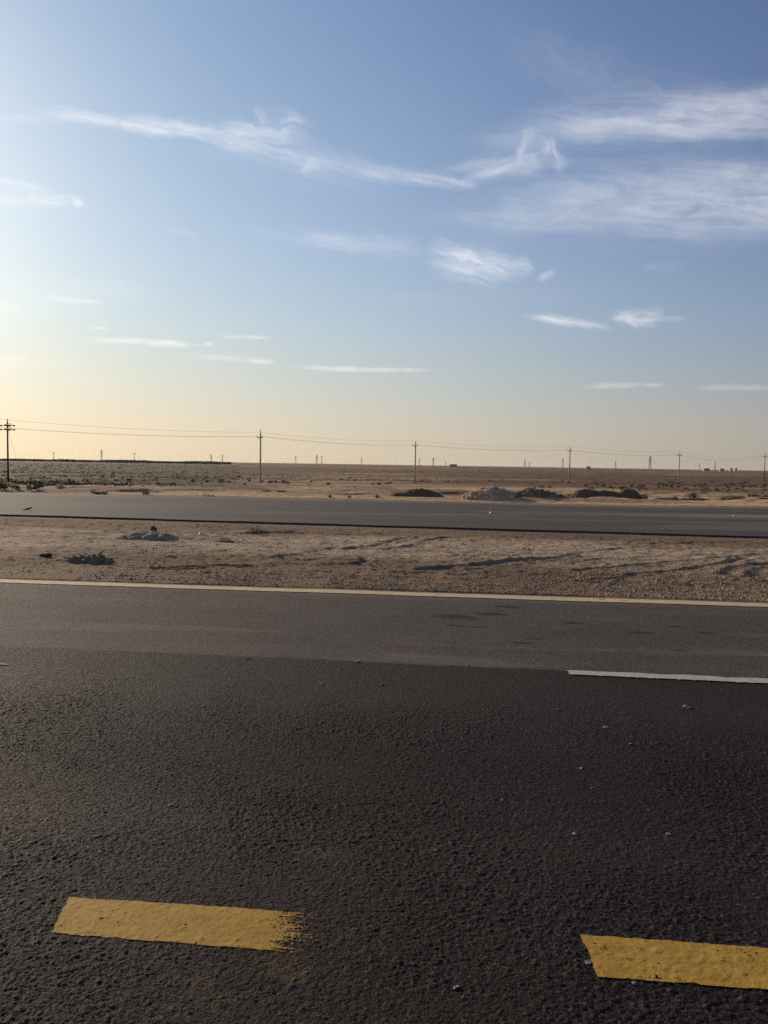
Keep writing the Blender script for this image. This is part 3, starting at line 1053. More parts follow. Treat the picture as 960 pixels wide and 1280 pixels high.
def put_shrub(me, name, x, y, s, sz, lab, cat, grp):
    o = bpy.data.objects.new(name, me)
    COL.objects.link(o)
    o.location = (x, y, ground_z(x, y) - .02)
    o.rotation_euler = (0, 0, random.uniform(0, 6.28))
    o.scale = (s, s, sz)
    return tag(o, lab, cat, grp)


LD, GD = 'low dark dry shrub on the sandy plain', 'dark shrubs dotted over the plain'
for px, py, w in ((327, 603, 1.4), (519, 604, 1.0), (711, 604, 1.0), (242, 603, 1.6), (258, 603, 1.3), (276, 603, 2.0), (287, 603.5, 1.2), (338, 604, 1.8), (345, 604, 1.5),
                  (353, 604.5, 1.8), (361, 605, 1.2), (410, 606.5, 1.3), (466, 606, 1.0), (474, 606, 1.3), (88, 605, 1.6), (197, 607, .9), (217, 605, .9), (42, 613, .9),
                  (6, 612, .9), (130, 618.5, .5), (182, 619, .5), (560, 603, 1.2), (600, 590, 2.0), (483, 605, 1.0), (620, 590, 2.0), (20, 612, .6), (412, 622, .35),
                  (436, 622.5, .35), (470, 622.5, .4)):
    x, y = gspot(px, py)
    put_shrub(random.choice(dry), 'desert_shrub', x, y, w * .8, w * .6, LD, 'shrub', GD)
k = 0
while k < 90:
    d = 40 + 210 * random.random() ** 1.3
    x, y = at_dist(random.uniform(-60, 1020), d)
    if y < far_far(x) + 3 or d > 140 and random.random() < .6 or float(fbm(np.array([x * .05]), np.array([y * .12]), 450, 3)[0]) < .47:
        continue
    w = random.uniform(.3, .7) * (1 + d / 200)
    put_shrub(random.choice(dry), 'desert_shrub', x, y, w, w * random.uniform(.5, .9), LD, 'shrub', GD)
    k += 1
k = 0
while k < 90:
    px = random.uniform(730, 965)
    py = random.gauss(609, 3.2)
    if not 601 < py < 617:
        continue
    x, y = gspot(px, py)
    w = random.uniform(.2, .48) * (y / 60)
    put_shrub(random.choice(grn), 'green_weed', x, y, w, w * .8, 'low olive green weed clump on the sand behind the earth mounds', 'weed', 'olive weeds behind the mounds')
    k += 1
for px, py, w, lab in ((121, 618.5, .55, 'yellowish green weed tuft at the far road verge'),):
    x, y = gspot(px, py)
    me = shrub_mesh('weed_tuft', 470, leaf_mat('yellow_weed', (.16, .15, .05), (.22, .20, .07)), 1, .5)
    put_shrub(me, 'weed_tuft', x, y, w, w * .7, lab, 'weed', None)
x, y = spot(318, 668, -.05)
me = shrub_mesh('dead_shrub', 480, M_DEAD, 1.0, .5, 90, .05)
put_shrub(me, 'dead_shrub', x, y, .42, .34, 'dry dead shrub lying on the dirt median', 'shrub', None)


def clump_stuff(name, spots, mat, lab, cat, per=14, kind='stuff', size=.42):
    """a mass of leaf clumps: spots = (x, y, width, height)"""
    n = len(spots)
    sp = np.array(spots)
    gz, _, _ = terrain(sp[:, 0], sp[:, 1])
    P = rng.normal(size=(n, per, 3))
    P /= np.linalg.norm(P, axis=2, keepdims=True)
    P *= rng.uniform(.4, 1.0, (n, per, 1))
    w, h = sp[:, 2][:, None], sp[:, 3][:, None]
    C = np.stack([sp[:, 0][:, None] + P[:, :, 0] * w * .5, sp[:, 1][:, None] + P[:, :, 1] * w * .5, gz[:, None] + h * .5 + P[:, :, 2] * h * .5], -1)
    A = rng.normal(size=(n, per, 3))
    A /= np.linalg.norm(A, axis=2, keepdims=True)
    B = np.cross(A, rng.normal(size=(n, per, 3)))
    B /= np.linalg.norm(B, axis=2, keepdims=True)
    s = (np.minimum(w, h) * size)[:, :, None] * rng.uniform(.5, 1.1, (n, per, 1))
    Q = np.stack([C - A * s, C + B * s * .7, C + A * s, C - B * s * .7], 2).reshape(-1, 3)
    me = bpy.data.meshes.new(name)
    me.vertices.add(len(Q))
    me.vertices.foreach_set('co', Q.astype(np.float32).ravel())
    me.loops.add(len(Q))
    me.loops.foreach_set('vertex_index', np.arange(len(Q), dtype=np.int32))
    me.polygons.add(len(Q) // 4)
    me.polygons.foreach_set('loop_start', np.arange(0, len(Q), 4, dtype=np.int32))
    me.update(calc_edges=True)
    me.materials.append(mat)
    o = bpy.data.objects.new(name, me)
    COL.objects.link(o)
    return tag(o, lab, cat, None, kind)


pts = []
while len(pts) < 4500:
    d = 75 + 700 * random.random() ** 1.7
    px = random.uniform(-130, 300)
    if px > 30 + 230 * random.random():
        if random.random() < .6 or d < 130:
            continue
    x, y = at_dist(px, d)
    if float(fbm(np.array([x * .03]), np.array([y * .08]), 460, 3)[0]) < .42:
        continue
    w = random.uniform(.35, .85) * (1 + d / 500)
    pts.append((x, y, w * 1.3, w * random.uniform(.22, .42)))
clump_stuff('scrubland', pts, M_GREEN, 'dark green scrub covering the plain behind the first pole', 'scrub', 9)
pts = []
while len(pts) < 4200:
    d = 170 + 2200 * random.random() ** 2
    x, y = at_dist(random.uniform(-150, 1110), d)
    if float(fbm(np.array([x * .012]), np.array([y * .03]), 461, 3)[0]) < .46:
        continue
    w = random.uniform(.5, 1.2) * (1 + d / 700)
    pts.append((x, y, w * 1.8, w * random.uniform(.18, .34)))
clump_stuff('distant_scrub', pts, M_SCRUB, 'brown scrub scattered thinly towards the horizon', 'scrub', 7)
pts = []
for k in range(1500):
    px = random.uniform(-150, 288)
    d = random.uniform(1250, 1900)
    x, y = at_dist(px, d)
    hgt = random.uniform(3.9, 4.9) * (.8 + .4 * float(vnoise(np.array([px * .05]), np.array([0.]), 462)[0]))
    pts.append((x, y, random.uniform(5, 10), hgt))
clump_stuff('treeline', pts, M_TREE, 'dark low line of trees on the left horizon', 'treeline', 48, size=.20)

# ------------------------------------------------------------------ utility poles and wires
M_CONC = simple('pole_concrete', (.46, .40, .33), .85, .3, .25, 1.5)
M_POLEDARK = simple('weathered_wood_pole', (.085, .066, .05), .9, .2, .3, 1.5)
M_STEEL = simple('galvanised_steel', (.20, .19, .18), .55, .5, .2, 2.0, .4)
M_PORC = simple('glazed_insulator', (.55, .50, .44), .3, .5, .1, 3.0)
M_BROWNINS = simple('brown_insulator', (.06, .045, .035), .35, .5, .1, 3.0)
M_WIRE = simple('weathered_conductor', (.11, .10, .095), .6, .4, .1, 1.0)

POLES = []   # (px, forward distance, top py)
for px, dist, top in ((-152, 92, 519), (10, 112, 527), (325.5, 137, 541), (519, 173, 552.5), (712, 196, 559.5), (849, 227, 565.5), (956, 288, 568), (1040, 360, 573)):
    x, y = at_dist(px, dist)
    d = ray(px, top)
    zt = CAM_H + d[2] / d[1] * y
    POLES.append((px, x, y, ground_z(x, y), zt))


def insulator(mb, x, y, z, s=1.0):
    mb.tube([(x, y, z), (x, y, z + .10 * s), (x, y, z + .11 * s), (x, y, z + .16 * s), (x, y, z + .17 * s), (x, y, z + .22 * s), (x, y, z + .30 * s)],
            [.03 * s, .03 * s, .085 * s, .085 * s, .065 * s, .065 * s, .03 * s], 8)


ATT = []
LABS = {1: 'dark strain pole with doubled crossarms and a guy wire', 2: 'concrete power pole with a forked top, next after the strain pole',
        3: 'slim concrete power pole above the smooth earth mound', 4: 'slim concrete power pole right of the grey rubble heaps',
        5: 'slim concrete power pole behind the weeds, right of the notched mound', 6: 'dark wooden power pole with one crossarm at the far right',
        0: 'first power pole on the line, before the dark strain pole', 7: 'last power pole on the line, past the dark wooden pole'}
for i, (px, x, y, zb, zt) in enumerate(POLES):
    if i in (0, 7):
        nx = POLES[1] if i == 0 else POLES[6]
    nb = POLES[min(i + 1, 7)]
    pv = POLES[max(i - 1, 0)]
    rz = math.atan2(nb[2] - pv[2], nb[1] - pv[1])
    H = zt - zb
    dark = i in (1, 6)
    root = empty('utility_pole', (x, y, zb), rz)
    tag(root, LABS[i], 'power pole', 'power poles crossing the plain')
    mb = MB()
    r0, r1 = (.17, .12) if not dark else (.14, .10)
    mb.tube([(0, 0, -.6), (0, 0, H * .5), (0, 0, H)], [r0, (r0 + r1) / 2, r1], 10)
    mb.build('pole_shaft', M_POLEDARK if dark else M_CONC, root, True)
    arm_z = [H - .85] if i != 1 else [H - .55, H - 1.15]
    half = .85 if i != 1 else .95
    for az in arm_z:
        mb = MB()
        if i == 1:
            mb.box((0, -.19, az), (.10, .0, .10))
            mb = MB()
            mb.box((-.20, 0, az), (.10, half * 2.0, .12))
            mb.box((.20, 0, az), (.10, half * 2.0, .12))
            mb.box((0, 0, az - .002), (.30, .34, .10))
        else:
            mb.box((-r1 - .06, 0, az), (.10, half * 2, .13))
            mb.tube([(-r1 - .04, half * .6, az), (-r1 + .02, 0, az - .55)], .022, 5)
            mb.tube([(-r1 - .04, -half * .6, az), (-r1 + .02, 0, az - .55)], .022, 5)
        mb.build('crossarm', M_STEEL, root)
    tops = []
    if i == 1:
        for az in arm_z:
            for s in (-1, 1):
                mb = MB()
                for q in (-1, 1):
                    mb.tube([(q * .22, s * half * .8, az), (q * .45, s * half * .8, az - .02), (q * .47, s * half * .8, az - .02), (q * .75, s * half * .8, az - .04)],
                            [.04, .04, .11, .09], 8)
                    mb.tube([(q * .22, s * half * .8, az + .04), (0, s * half * .8, az + .28)], [.03, .05], 6)
                mb.build('insulator', M_BROWNINS, root)
        mb = MB()
        insulator(mb, 0, 0, H, 1.3)
        mb.build('insulator', M_BROWNINS, root)
    else:
        for s in (-1, 1):
            mb = MB()
            insulator(mb, -r1 - .06, s * half * .93, arm_z[0] + .06, 1.0)
            mb.build('insulator', M_BROWNINS if dark else M_PORC, root)
        if i == 2:
            for s in (-1, 1):
                mb = MB()
                mb.tube([(0, 0, H - .15), (s * .14, s * .22, H + .25), (s * .2, s * .3, H + .62)], [.04, .035, .06], 6)
                mb.build('fork_bracket', M_PORC, root)
        else:
            mb = MB()
            insulator(mb, 0, 0, H, 1.1)
            mb.build('insulator', M_BROWNINS if dark else M_PORC, root)
    if i == 1:
        mb = MB()
        mb.tube([(.1, 0, H - 1.3), (2.3, .3, -.2)], .014, 5)
        mb.build('guy_wire', M_WIRE, root)
    c, s_ = math.cos(rz), math.sin(rz)
    za = zb + arm_z[-1] + .22
    ATT.append(((x, y, zt + (.25 if i == 1 else .3 if i != 2 else .1)),
                (x - s_ * half * .9, y + c * half * .9, za), (x + s_ * half * .9, y - c * half * .9, za)))
for w, lab in ((0, 'thin wire strung along the tips of the poles'), (1, 'lower wire on the rear ends of the crossarms'), (2, 'lower wire on the front ends of the crossarms')):
    mb = MB()
    pts, rad = [], []
    for i in range(len(ATT) - 1):
        a, b_ = Vector(ATT[i][w]), Vector(ATT[i + 1][w])
        sag = .55 * ((b_ - a).length / 45) ** 2
        for k in range(24):
            t = k / 24
            p = a.lerp(b_, t)
            p.z -= 4 * sag * t * (1 - t)
            pts.append(p)
            rad.append(.013)
    pts.append(Vector(ATT[-1][w]))
    rad.append(.013)
    mb.tube(pts, rad, 6)
    tag(mb.build('power_line', M_WIRE), lab, 'wire', 'wires strung between the power poles')

# ------------------------------------------------------------------ lattice pylons far off
M_PYLON = simple('pylon_steel', (.22, .21, .20), .6, .4, .1, .2)


def pylon_parts(kind):
    H = 40.0
    body, arms = MB(), []
    lv = [0, 7, 14, 20, 25, 29, 33, 37, 40]

    def hw(z):
        return np.interp(z, [0, 25, 40], [4.2, 1.3, .9 if kind == 0 else 1.2])
    t = .32
    for sx in (-1, 1):
        for sy in (-1, 1):
            body.tube([(sx * hw(z), sy * hw(z), z) for z in lv], t, 5)
    for a, b_ in zip(lv[:-1], lv[1:]):
        p, q = hw(a), hw(b_)
        for f in ((1, 0), (-1, 0), (0, 1), (0, -1)):
            for s in (-1, 1):
                if f[0]:
                    body.tube([(f[0] * p, s * p, a), (f[0] * q, -s * q, b_)], t * .55, 4)
                else:
                    body.tube([(s * p, f[1] * p, a), (-s * q, f[1] * q, b_)], t * .55, 4)
    if kind == 0:
        for z, w in ((25, 5.5), (30, 7.0), (35, 5.0)):
            m = MB()
            for s in (-1, 1):
                for sy in (-.8, .8):
                    m.tube([(s * .9, sy, z), (s * w, 0, z + .6)], t * .8, 4)
                    m.tube([(s * .9, sy, z + 2.0), (s * w, 0, z + .6)], t * .7, 4)
                m.tube([(s * (w - .1), 0, z + .6), (s * (w - .1), 0, z - 2.0)], .35, 5)
            arms.append(m)
    else:
        m = MB()
        for s in (-1, 1):
            m.tube([(s * 1.2, -.6, 33), (s * 4.6, 0, 41)], t * 1.1, 4)
            m.tube([(s * 1.2, .6, 33), (s * 4.6, 0, 41)], t * 1.1, 4)
            m.tube([(s * 8.5, 0, 41.2), (s * 8.5, 0, 38.5)], .4, 5)
            m.tube([(s * 4.6, 0, 41), (s * 5.0, 0, 45)], t, 4)
        for zz in (41, 43):
            m.tube([(-9 if zz == 41 else -5.5, 0, zz), (9 if zz == 41 else 5.5, 0, zz)], t * 1.2, 4)
        arms.append(m)
    return body, arms


protos = []
for kind in (0, 1):
    r = empty('lattice_pylon', (0, 0, 0))
    b, a = pylon_parts(kind)
    b.build('lattice_tower', M_PYLON, r)
    for m in a:
        m.build('crossarm', M_PYLON, r)
    protos.append(r)
used = [False, False]
for px, top, kind, turn in ((67, 565, 1, .3), (127, 562, 0, 1.2), (168, 566, 1, .4), (174, 571, 0, .2), (264, 568, 0, .9), (278, 568, 1, .5), (369.5, 570, 0, .9),
                            (396, 568.5, 0, .7), (402, 570, 1, .8), (452, 572, 0, 1.0), (524, 573, 0, .8), (541.5, 572, 0, .5), (557, 576, 0, .8),
                            (656, 574, 0, .9), (662, 577, 0, .9), (703.5, 573, 0, .6), (769.5, 576, 0, 1.0), (812.5, 570, 0, .6), (874.5, 579, 0, .9), (894, 576, 0, 1.3)):
    hz = 580.5 + (px - 480) * .0155
    H = 40.0 if kind == 0 else 45.0
    base = -2.8
    dist = (H + base - CAM_H) / ((hz - top) / 960)
    k = 1.0
    if dist > 4200:
        k = 4200 / dist
        dist = 4200
    x, y = at_dist(px, dist)
    o = protos[kind] if not used[kind] else copy_tree(protos[kind])
    used[kind] = True
    o.location = (x, y, base - .3)
    o.rotation_euler = (0, 0, turn)
    o.scale = (k, k, k)
    o['category'] = 'pylon'
    o['group'] = 'lattice pylons along the horizon'
    o['_px'] = px
    d = ['', '']
PYL = sorted([o for o in COL.objects if o.name.startswith('lattice_pylon')], key=lambda o: o['_px'])
PL = ['small wide topped pylon just right of the dark strain pole', 'tall narrow pylon between two wide topped ones over the trees', 'wide topped pylon with a tiny one close behind it',
      'tiny short pylon tucked beside a wide topped one', 'narrow pylon in the pair left of the forked pole', 'wide topped pylon in the pair left of the forked pole',
      'lone thin pylon first right of the forked pole', 'narrow pylon of the close pair right of the forked pole', 'wide topped pylon of the close pair right of the forked pole',
      'lone small pylon left of the slim pole over the smooth mound', 'pylon standing almost behind the slim pole over the smooth mound', 'second pylon right of the slim pole over the smooth mound',
      'faintest short pylon beside the low hut on the horizon', 'taller pylon of the close pair above the rubble heaps', 'shorter pylon of the close pair above the rubble heaps',
      'pylon close left of the pole beyond the rubble', 'faint short pylon above the notched earth mound', 'large broad based pylon above the notched mound, nearest of all',
      'faint small pylon right of the pole behind the weeds', 'slim dark pylon above the cluster of far huts']
for o, l in zip(PYL, PL):
    o['label'] = l
    del o['_px']

# ------------------------------------------------------------------ far buildings
M_WALL = simple('far_plaster', (.36, .31, .26), .9, .2, .15, .2)
M_ROOF = simple('far_roofing', (.30, .26, .22), .9, .2, .15, .2)
M_DARKWIN = simple('dark_opening', (.03, .03, .03), .5, .4, .1, .2)
for px, wpx, hpx, lab in ((566.5, 9, 2.2, 'low wide hut on the horizon above the rubble'), (735, 5, 2.0, 'small hut on the horizon over the wide mound'),
                          (883, 7, 2.0, 'long low hut left in the far cluster'), (902, 5, 2.0, 'squat hut in the middle of the far cluster'),
                          (913.5, 2.4, 3.6, 'narrow tall block in the far cluster'), (919.5, 2.2, 3.4, 'pale tall block, last of the far cluster')):
    dist = 2100.0
    x, y = at_dist(px, dist)
    W = wpx / 960 * dist
    H = (hpx * .62 + 4.3 / dist * 960) / 960 * dist
    root = empty('far_building', (x, y, -2.9))
    tag(root, lab, 'building', 'small buildings on the horizon')
    mb = MB()
    mb.box((0, 0, H / 2), (W, 9, H))
    mb.build('wall', M_WALL, root)
    mb = MB()
    mb.box((0, 0, H + .2), (W + .8, 9.8, .4))
    mb.build('roof', M_ROOF, root)
    for q in range(max(1, int(W / 5))):
        mb = MB()
        mb.box(((q + .5) * W / max(1, int(W / 5)) - W / 2, -4.52, H * .6), (1.5, .1, 1.5))
        mb.build('window', M_DARKWIN, root)

# ------------------------------------------------------------------ haze
HAZE = 1.6e-5
mb = MB()
mb.box((0, 0, 25.5 - 3.0), (26000, 26000, 57))
mh = bpy.data.materials.new('haze')
mh.use_nodes = True
mh.node_tree.nodes.clear()
th = NT(mh.node_tree)
out = th.node('ShaderNodeOutputMaterial')
pv = th.node('ShaderNodeVolumePrincipled')
pv.inputs['Color'].default_value = rgb(.88, .82, .74)
pv.inputs['Density'].default_value = HAZE
pv.inputs['Anisotropy'].default_value = .3
th.l.new(pv.outputs[0], out.inputs['Volume'])
if HAZE > 0:
    tag(mb.build('haze', mh), 'thin pale desert haze over the plain', 'haze', None, 'stuff')

# ------------------------------------------------------------------ sun and sky
SUN_AZ, SUN_EL = R(-43), R(16)      # azimuth from +Y, positive to the right
sd = Vector((math.sin(SUN_AZ) * math.cos(SUN_EL), math.cos(SUN_AZ) * math.cos(SUN_EL), math.sin(SUN_EL)))
sun = bpy.data.lights.new('sun', 'SUN')
sun.energy = 5.0
sun.angle = R(.55)
sun.color = (1.0, .82, .61)
so = bpy.data.objects.new('sun', sun)
COL.objects.link(so)
so.rotation_euler = (-sd).to_track_quat('-Z', 'Y').to_euler()

world = bpy.data.worlds.new('World')
SC.world = world
world.use_nodes = True
wt = world.node_tree
wt.nodes.clear()
W = NT(wt)
sky = W.node('ShaderNodeTexSky', sky_type='NISHITA')
sky.sun_disc = False
sky.sun_elevation = SUN_EL
sky.sun_rotation = SUN_AZ
sky.altitude = 20
sky.air_density = 1.0
sky.dust_density = 1.6
sky.ozone_density = 1.6
gen = W.node('ShaderNodeTexCoord').outputs['Generated']
dx, dy, dz = W.sep(gen)
AZ = W.math('ARCTAN2', dx, dy)
EL = W.math('ARCSINE', dz)


def azel(px, py):
    d = ray(px, py)
    return math.atan2(d[0], d[1]), math.atan2(d[2], math.hypot(d[0], d[1]))


def cloud_group():
    g = bpy.data.node_groups.new('cirrus_streak', 'ShaderNodeTree')
    names = ['az', 'el', 'wx', 'wy', 'caz', 'cel', 'cos', 'sin', 'iL', 'iW', 'bend', 'dens', 'puff', 'seed', 'warp', 'fw']
    for nme in names:
        g.interface.new_socket(nme, in_out='INPUT', socket_type='NodeSocketFloat')
    g.interface.new_socket('d', in_out='OUTPUT', socket_type='NodeSocketFloat')
    t = NT(g)
    i = {s.name: s for s in t.node('NodeGroupInput').outputs}
    o = t.node('NodeGroupOutput')
    M = t.math
    da = M('ADD', M('SUBTRACT', i['az'], i['caz']), M('MULTIPLY', i['wx'], i['warp']))
    de = M('ADD', M('SUBTRACT', i['el'], i['cel']), M('MULTIPLY', i['wy'], i['warp']))
    s_ = M('ADD', M('MULTIPLY', da, i['cos']), M('MULTIPLY', de, i['sin']))
    t_ = M('SUBTRACT', M('MULTIPLY', de, i['cos']), M('MULTIPLY', da, i['sin']))
    s = M('MULTIPLY', s_, i['iL'])
    tt = M('ADD', M('MULTIPLY', t_, i['iW']), M('MULTIPLY', i['bend'], M('MULTIPLY', s, s)))
    s2 = M('MULTIPLY', s, s)
    t2 = M('MULTIPLY', tt, tt)
    mask = M('EXPONENT', M('MULTIPLY', M('ADD', M('MULTIPLY', s2, s2), t2), -1.0))
    mask = M('MULTIPLY', mask, M('SUBTRACT', 1.0, M('MULTIPLY', s2, .25), clamp=True))
    fx = M('MULTIPLY', s_, t.rng(i['puff'], 0, 1, 8.0, 55.0))
    fy = M('MULTIPLY', M('ADD', t_, M('MULTIPLY', s_, .06)), t.rng(i['puff'], 0, 1, 135.0, 80.0))
    fib = t.noise(t.xyz(fx, fy, i['seed']), 1.0, 6, .64, .35)
    body = t.rng(t.noise(t.xyz(M('MULTIPLY', s_, 16.0), M('MULTIPLY', t_, 34.0), M('ADD', i['seed'], 3.3)), 1.0, 4, .6, .6), .32, .62, .35, 1.2)
    fib = t.rng(fib, .33, .66, 0, 1)
    gapf = M('MULTIPLY', i['fw'], M('SUBTRACT', 1.0, fib))
    val = M('MULTIPLY', M('SUBTRACT', M('MULTIPLY', M('MULTIPLY', mask, body), M('SUBTRACT', 1.0, gapf)), M('MULTIPLY', gapf, .08)), 1.5)
    val = M('MULTIPLY', M('MAXIMUM', val, 0.0), i['dens'], clamp=True)
    t.put(o.inputs[0], val)
    return g


CG = cloud_group()
wn = W.node('ShaderNodeTexNoise')
W.put(wn.inputs['Vector'], gen)
wn.inputs['Scale'].default_value = 14.0
wn.inputs['Detail'].default_value = 5
wn.inputs['Roughness'].default_value = .6
wc = W.sep(wn.outputs[1])
WX = W.math('SUBTRACT', wc[0], .5)
WY = W.math('SUBTRACT', wc[1], .5)
#         px   py    L   W  slope° bend dens puff warp(px)
CLOUDS = [
    (180, 156, 130, 8, 7.5, .15, .85, 0, 8), (285, 168, 100, 12, 7, .1, .68, .05, 14), (335, 160, 46, 17, -4, 0, .50, .35, 24), (330, 190, 80, 11, 14, 0, .42, .1, 14),
    (327, 143, 15, 5, 62, .4, .35, .3, 10), (384, 208, 12, 8, -30, .5, .45, .6, 14), (425, 205, 75, 12, 10, 0, .30, 0, 12), (515, 221, 80, 9, 8, 0, .42, 0, 8), (545, 226, 48, 5, 9, 0, .66, 0, 5),
    (652, 184, 20, 7, -62, .2, .55, .5, 18), (688, 192, 22, 8, 32, .4, .6, .6, 20), (702, 205, 9, 9, 70, 0, .5, .7, 14), (648, 203, 40, 9, -22, .2, .5, .4, 16), (632, 217, 46, 8, -6, 0, .55, .3, 14), (640, 205, 55, 17, -8, 0, .3, .3, 18), (590, 208, 50, 7, -4, 0, .3, .1, 10),
    (900, 146, 235, 27, -4, 0, .62, 0, 7), (870, 163, 175, 10, 2, 0, .50, 0, 10), (955, 128, 130, 17, -2, 0, .50, 0, 7), (700, 165, 110, 16, -6, 0, .24, 0, 8), (760, 100, 150, 36, 20, 0, .10, 0, 30),
    (870, 250, 220, 40, -1, 0, .46, 0, 7), (925, 262, 95, 12, 13, -.1, .55, 0, 8), (940, 222, 130, 18, 2, 0, .5, 0, 7), (700, 262, 120, 24, -3, 0, .30, .05, 10), (640, 275, 100, 10, 2, 0, .2, 0, 10), (860, 283, 190, 12, -1, 0, .28, 0, 10),
    (598, 330, 56, 19, 8, -.2, .72, .3, 18), (580, 340, 42, 10, 16, 0, .5, .05, 10), (655, 330, 14, 10, 40, 0, .5, .9, 14), (683, 345, 11, 5, -20, 0, .4, .6, 8),
    (712, 403, 48, 5, 7, .25, .85, .15, 6), (780, 397, 17, 8, 0, 0, .8, .6, 10), (806, 397, 22, 10, 0, 0, .85, .6, 10), (828, 398, 28, 3, 2, 0, .4, 0, 4),
    (18, 228, 48, 5, 9, .1, 1.0, 0, 6), (35, 250, 68, 9, 2, 0, .75, 0, 10), (97, 253, 6, 7, -40, .5, .7, .6, 6),
    (445, 302, 80, 10, 7, 0, .34, 0, 12), (390, 296, 90, 10, 5, 0, .16, 0, 10), (225, 290, 22, 4, 10, 0, .3, .1, 6), (370, 205, 120, 26, 10, 0, .14, 0, 14),
    (182, 428, 66, 3.6, 2.6, .1, .95, .1, 4), (210, 431, 24, 4, 2, 0, .7, .3, 4), (305, 421.5, 32, 2.6, 1, 0, .65, .1, 4), (285, 447, 52, 3.6, 4, .1, .42, .1, 5), (325, 451.5, 16, 3, 8, 0, .75, .2, 4),
    (262, 430, 5, 3, 0, 0, .6, .6, 4), (430, 460.5, 58, 3, 3, 0, .75, .1, 4), (432, 460, 14, 3.4, 0, 0, .7, .4, 4), (490, 463, 42, 2.4, 1, 0, .75, .1, 3), (95, 375, 36, 3.6, 6, 0, .55, .1, 5), (123, 411, 11, 2, 0, 0, .6, .1, 2),
    (5, 447, 30, 3, 2, 0, .5, .1, 4), (55, 455, 60, 4, 1, 0, .2, .1, 4), (765, 482, 36, 3.6, -2, 0, .42, .2, 4), (817, 481.5, 14, 2.6, 0, 0, .42, .2, 3), (925, 485, 50, 3.6, -1, 0, .36, .1, 4), (830, 332, 26, 6, 0, 0, .18, .3, 8),
    (40, 147, 60, 6, 3, 0, .22, 0, 8), (600, 372, 160, 10, -2, 0, .05, 0, 10), (60, 360, 120, 16, 3, 0, .2, 0, 14), (20, 385, 70, 14, 0, 0, .22, 0, 10)]
DEFS = []
for k, (px, py, L, Wd, sl, bend, dens, puff, warp) in enumerate(CLOUDS):
    c0 = azel(px, py)
    th_ = R(sl)
    ex, ey = math.cos(th_), math.sin(th_)
    e1 = azel(px + ex * L, py + ey * L)
    e2 = azel(px - ex * L, py - ey * L)
    va, ve = (e1[0] - e2[0]) / 2, (e1[1] - e2[1]) / 2
    Lr = math.hypot(va, ve)
    n1 = azel(px - ey * Wd, py + ex * Wd)
    Wr = math.hypot(n1[0] - c0[0], n1[1] - c0[1])
    wp = warp / 960 * 2.0
    ra = 1.45 * abs(va) + 1.7 * Wr * abs(ve) / Lr + wp * .35
    re_ = 1.45 * abs(ve) + 1.7 * Wr * (1 + abs(bend)) + wp * .35
    DEFS.append((c0[0] - ra, c0[0] + ra, c0[1] - re_, c0[1] + re_,
                 dict(caz=c0[0], cel=c0[1], cos=va / Lr, sin=ve / Lr, iL=1 / Lr, iW=1 / Wr, bend=bend, dens=dens, puff=puff, seed=k * 7.31, warp=wp, fw=.55 if Wd > 14 and puff < .2 else .8)))

# the clear sky: Nishita, graded for the dusty evening air
SKY_STRENGTH = .10
lum = W.math('POWER', W.math('MAXIMUM', W.vmath('DOT_PRODUCT', sky.outputs[0], (.25, .60, .15)), .01), -.55)
nish = W.vmath('MULTIPLY', W.vmath('MULTIPLY', sky.outputs[0], W.xyz(lum, lum, lum)), (2.6, 2.4, 2.3))
ramp = W.node('ShaderNodeValToRGB')
W.put(ramp.inputs[0], W.math('DIVIDE', EL, R(90), clamp=True))
cr = ramp.color_ramp
stops = ((0, (.655, .585, .46)), (2.5, (.65, .60, .50)), (5.5, (.565, .605, .585)), (10, (.445, .57, .68)), (15, (.35, .482, .675)), (20, (.27, .40, .612)),
         (27, (.190, .305, .520)), (35, (.122, .222, .44)), (60, (.10, .13, .20)), (90, (.10, .115, .155)))
while len(cr.elements) < len(stops):
    cr.elements.new(.5)
for el, (pos_, col) in zip(cr.elements, stops):
    el.position = pos_ / 90
    el.color = rgb(*col)
near = W.math('SUBTRACT', W.math('COSINE', W.math('SUBTRACT', AZ, SUN_AZ)), math.cos(SUN_AZ))      # >0 towards the sun, <0 away from it
near = W.math('MULTIPLY', W.math('MAXIMUM', near, -.40), W.math('MULTIPLY_ADD', W.math('MINIMUM', W.math('MAXIMUM', EL, 0.0), .9), 1.9, .85))
air = W.vmath('MULTIPLY', ramp.outputs[0], W.xyz(*[W.math('EXPONENT', W.math('MULTIPLY', near, kk)) for kk in (1.30, 1.22, .86)]))
air = W.vmath('MULTIPLY', air, (10.0, 10.0, 10.0))
skyc = W.mix(.78, nish, air)
cosg = W.vmath('DOT_PRODUCT', gen, tuple(sd))
gam = W.math('ARCCOSINE', W.math('MINIMUM', cosg, .99999))
glow = W.math('EXPONENT', W.math('MULTIPLY', W.math('POWER', W.math('DIVIDE', gam, R(15)), 2.0), -1.0))
skyc = W.vmath('ADD', skyc, W.xyz(*[W.math('MULTIPLY', glow, q) for q in (5.4, 5.0, 3.5)]))
cloudc = W.vmath('ADD', W.vmath('MULTIPLY', skyc, (.6, .6, .6)), (4.9, 4.75, 4.65))


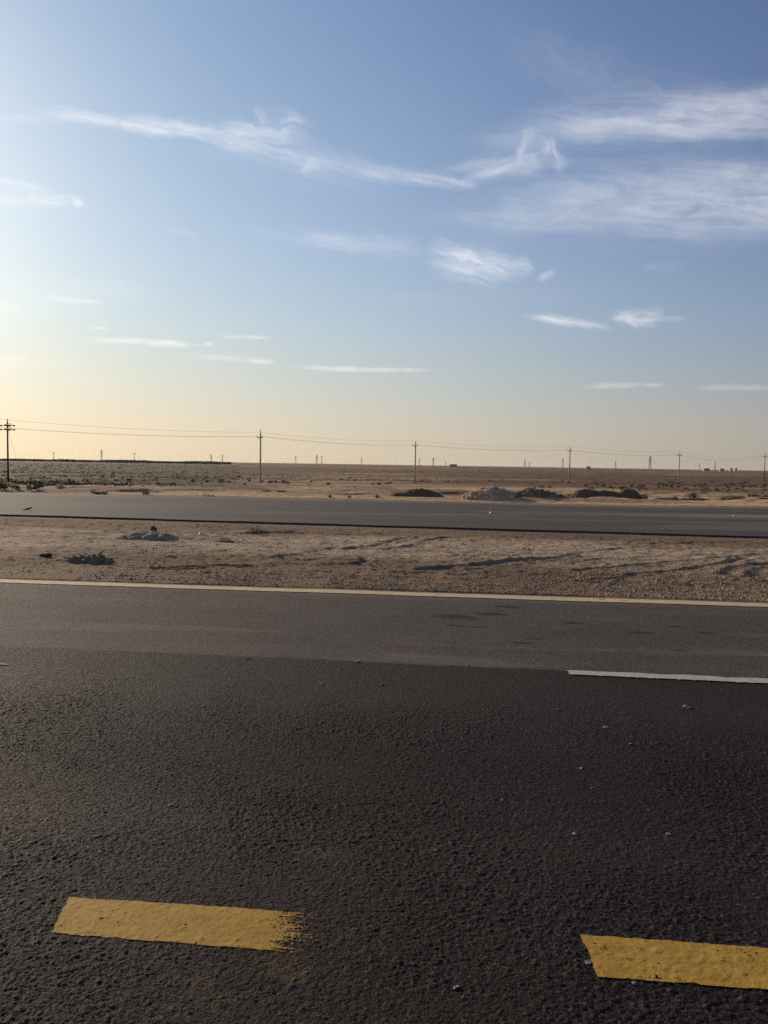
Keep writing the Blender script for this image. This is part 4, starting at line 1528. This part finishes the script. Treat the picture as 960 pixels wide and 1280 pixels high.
def sky_cell(defs):
    """background of one patch of sky with only the streaks that reach it"""
    total = None
    for *_, vals in defs:
        n = W.node('ShaderNodeGroup', node_tree=CG)
        for kk, vv in vals.items():
            n.inputs[kk].default_value = vv
        az_in = AZ if total is None else W.math('MULTIPLY_ADD', total, 1e-7, AZ)     # one streak after the other keeps the shader small
        for kk, vv in (('az', az_in), ('el', EL), ('wx', WX), ('wy', WY)):
            wt.links.new(vv, n.inputs[kk])
        inv = W.math('SUBTRACT', 1.0, n.outputs[0])
        total = inv if total is None else W.math('MULTIPLY', total, inv)
    col = skyc if total is None else W.mix(W.math('SUBTRACT', 1.0, total), skyc, cloudc)
    bg = W.node('ShaderNodeBackground')
    W.put(bg.inputs['Color'], col)
    bg.inputs['Strength'].default_value = SKY_STRENGTH
    return bg.outputs[0]


def sky_split(a0, a1, e0, e1, depth):
    inside = [d for d in DEFS if d[1] > a0 and d[0] < a1 and d[3] > e0 and d[2] < e1]
    if depth == 0 or len(inside) < 3:
        return sky_cell(inside)
    mx = W.node('ShaderNodeMixShader')
    if depth % 2:
        m = (e0 + e1) / 2
        W.put(mx.inputs[0], W.math('GREATER_THAN', EL, m))
        lo, hi = sky_split(a0, a1, e0, m, depth - 1), sky_split(a0, a1, m, e1, depth - 1)
    else:
        m = (a0 + a1) / 2
        W.put(mx.inputs[0], W.math('GREATER_THAN', AZ, m))
        lo, hi = sky_split(a0, m, e0, e1, depth - 1), sky_split(m, a1, e0, e1, depth - 1)
    wt.links.new(lo, mx.inputs[1])
    wt.links.new(hi, mx.inputs[2])
    return mx.outputs[0]


A_LO, A_HI = min(d[0] for d in DEFS), max(d[1] for d in DEFS)
E_LO, E_HI = min(d[2] for d in DEFS), max(d[3] for d in DEFS)
win = W.node('ShaderNodeMixShader')
ina = W.math('MULTIPLY', W.math('GREATER_THAN', AZ, A_LO), W.math('LESS_THAN', AZ, A_HI))
ine = W.math('MULTIPLY', W.math('GREATER_THAN', EL, E_LO), W.math('LESS_THAN', EL, E_HI))
W.put(win.inputs[0], W.math('MULTIPLY', ina, ine))
wt.links.new(sky_cell([]), win.inputs[1])
wt.links.new(sky_split(A_LO, A_HI, E_LO, E_HI, 7), win.inputs[2])
wo = W.node('ShaderNodeOutputWorld')
wt.links.new(win.outputs[0], wo.inputs['Surface'])
world.cycles.sampling_method = 'MANUAL'
world.cycles.sample_map_resolution = 256

# ------------------------------------------------------------------ render settings
SC.view_settings.view_transform = 'Standard'
SC.view_settings.look = 'None'
SC.view_settings.gamma = 1.0
SC.view_settings.use_curve_mapping = False
SC.view_settings.exposure = 0.0
SC.render.engine = 'CYCLES'
SC.cycles.max_bounces = 4
SC.cycles.diffuse_bounces = 2
SC.cycles.glossy_bounces = 2
SC.cycles.volume_bounces = 0
SC.cycles.use_denoising = False
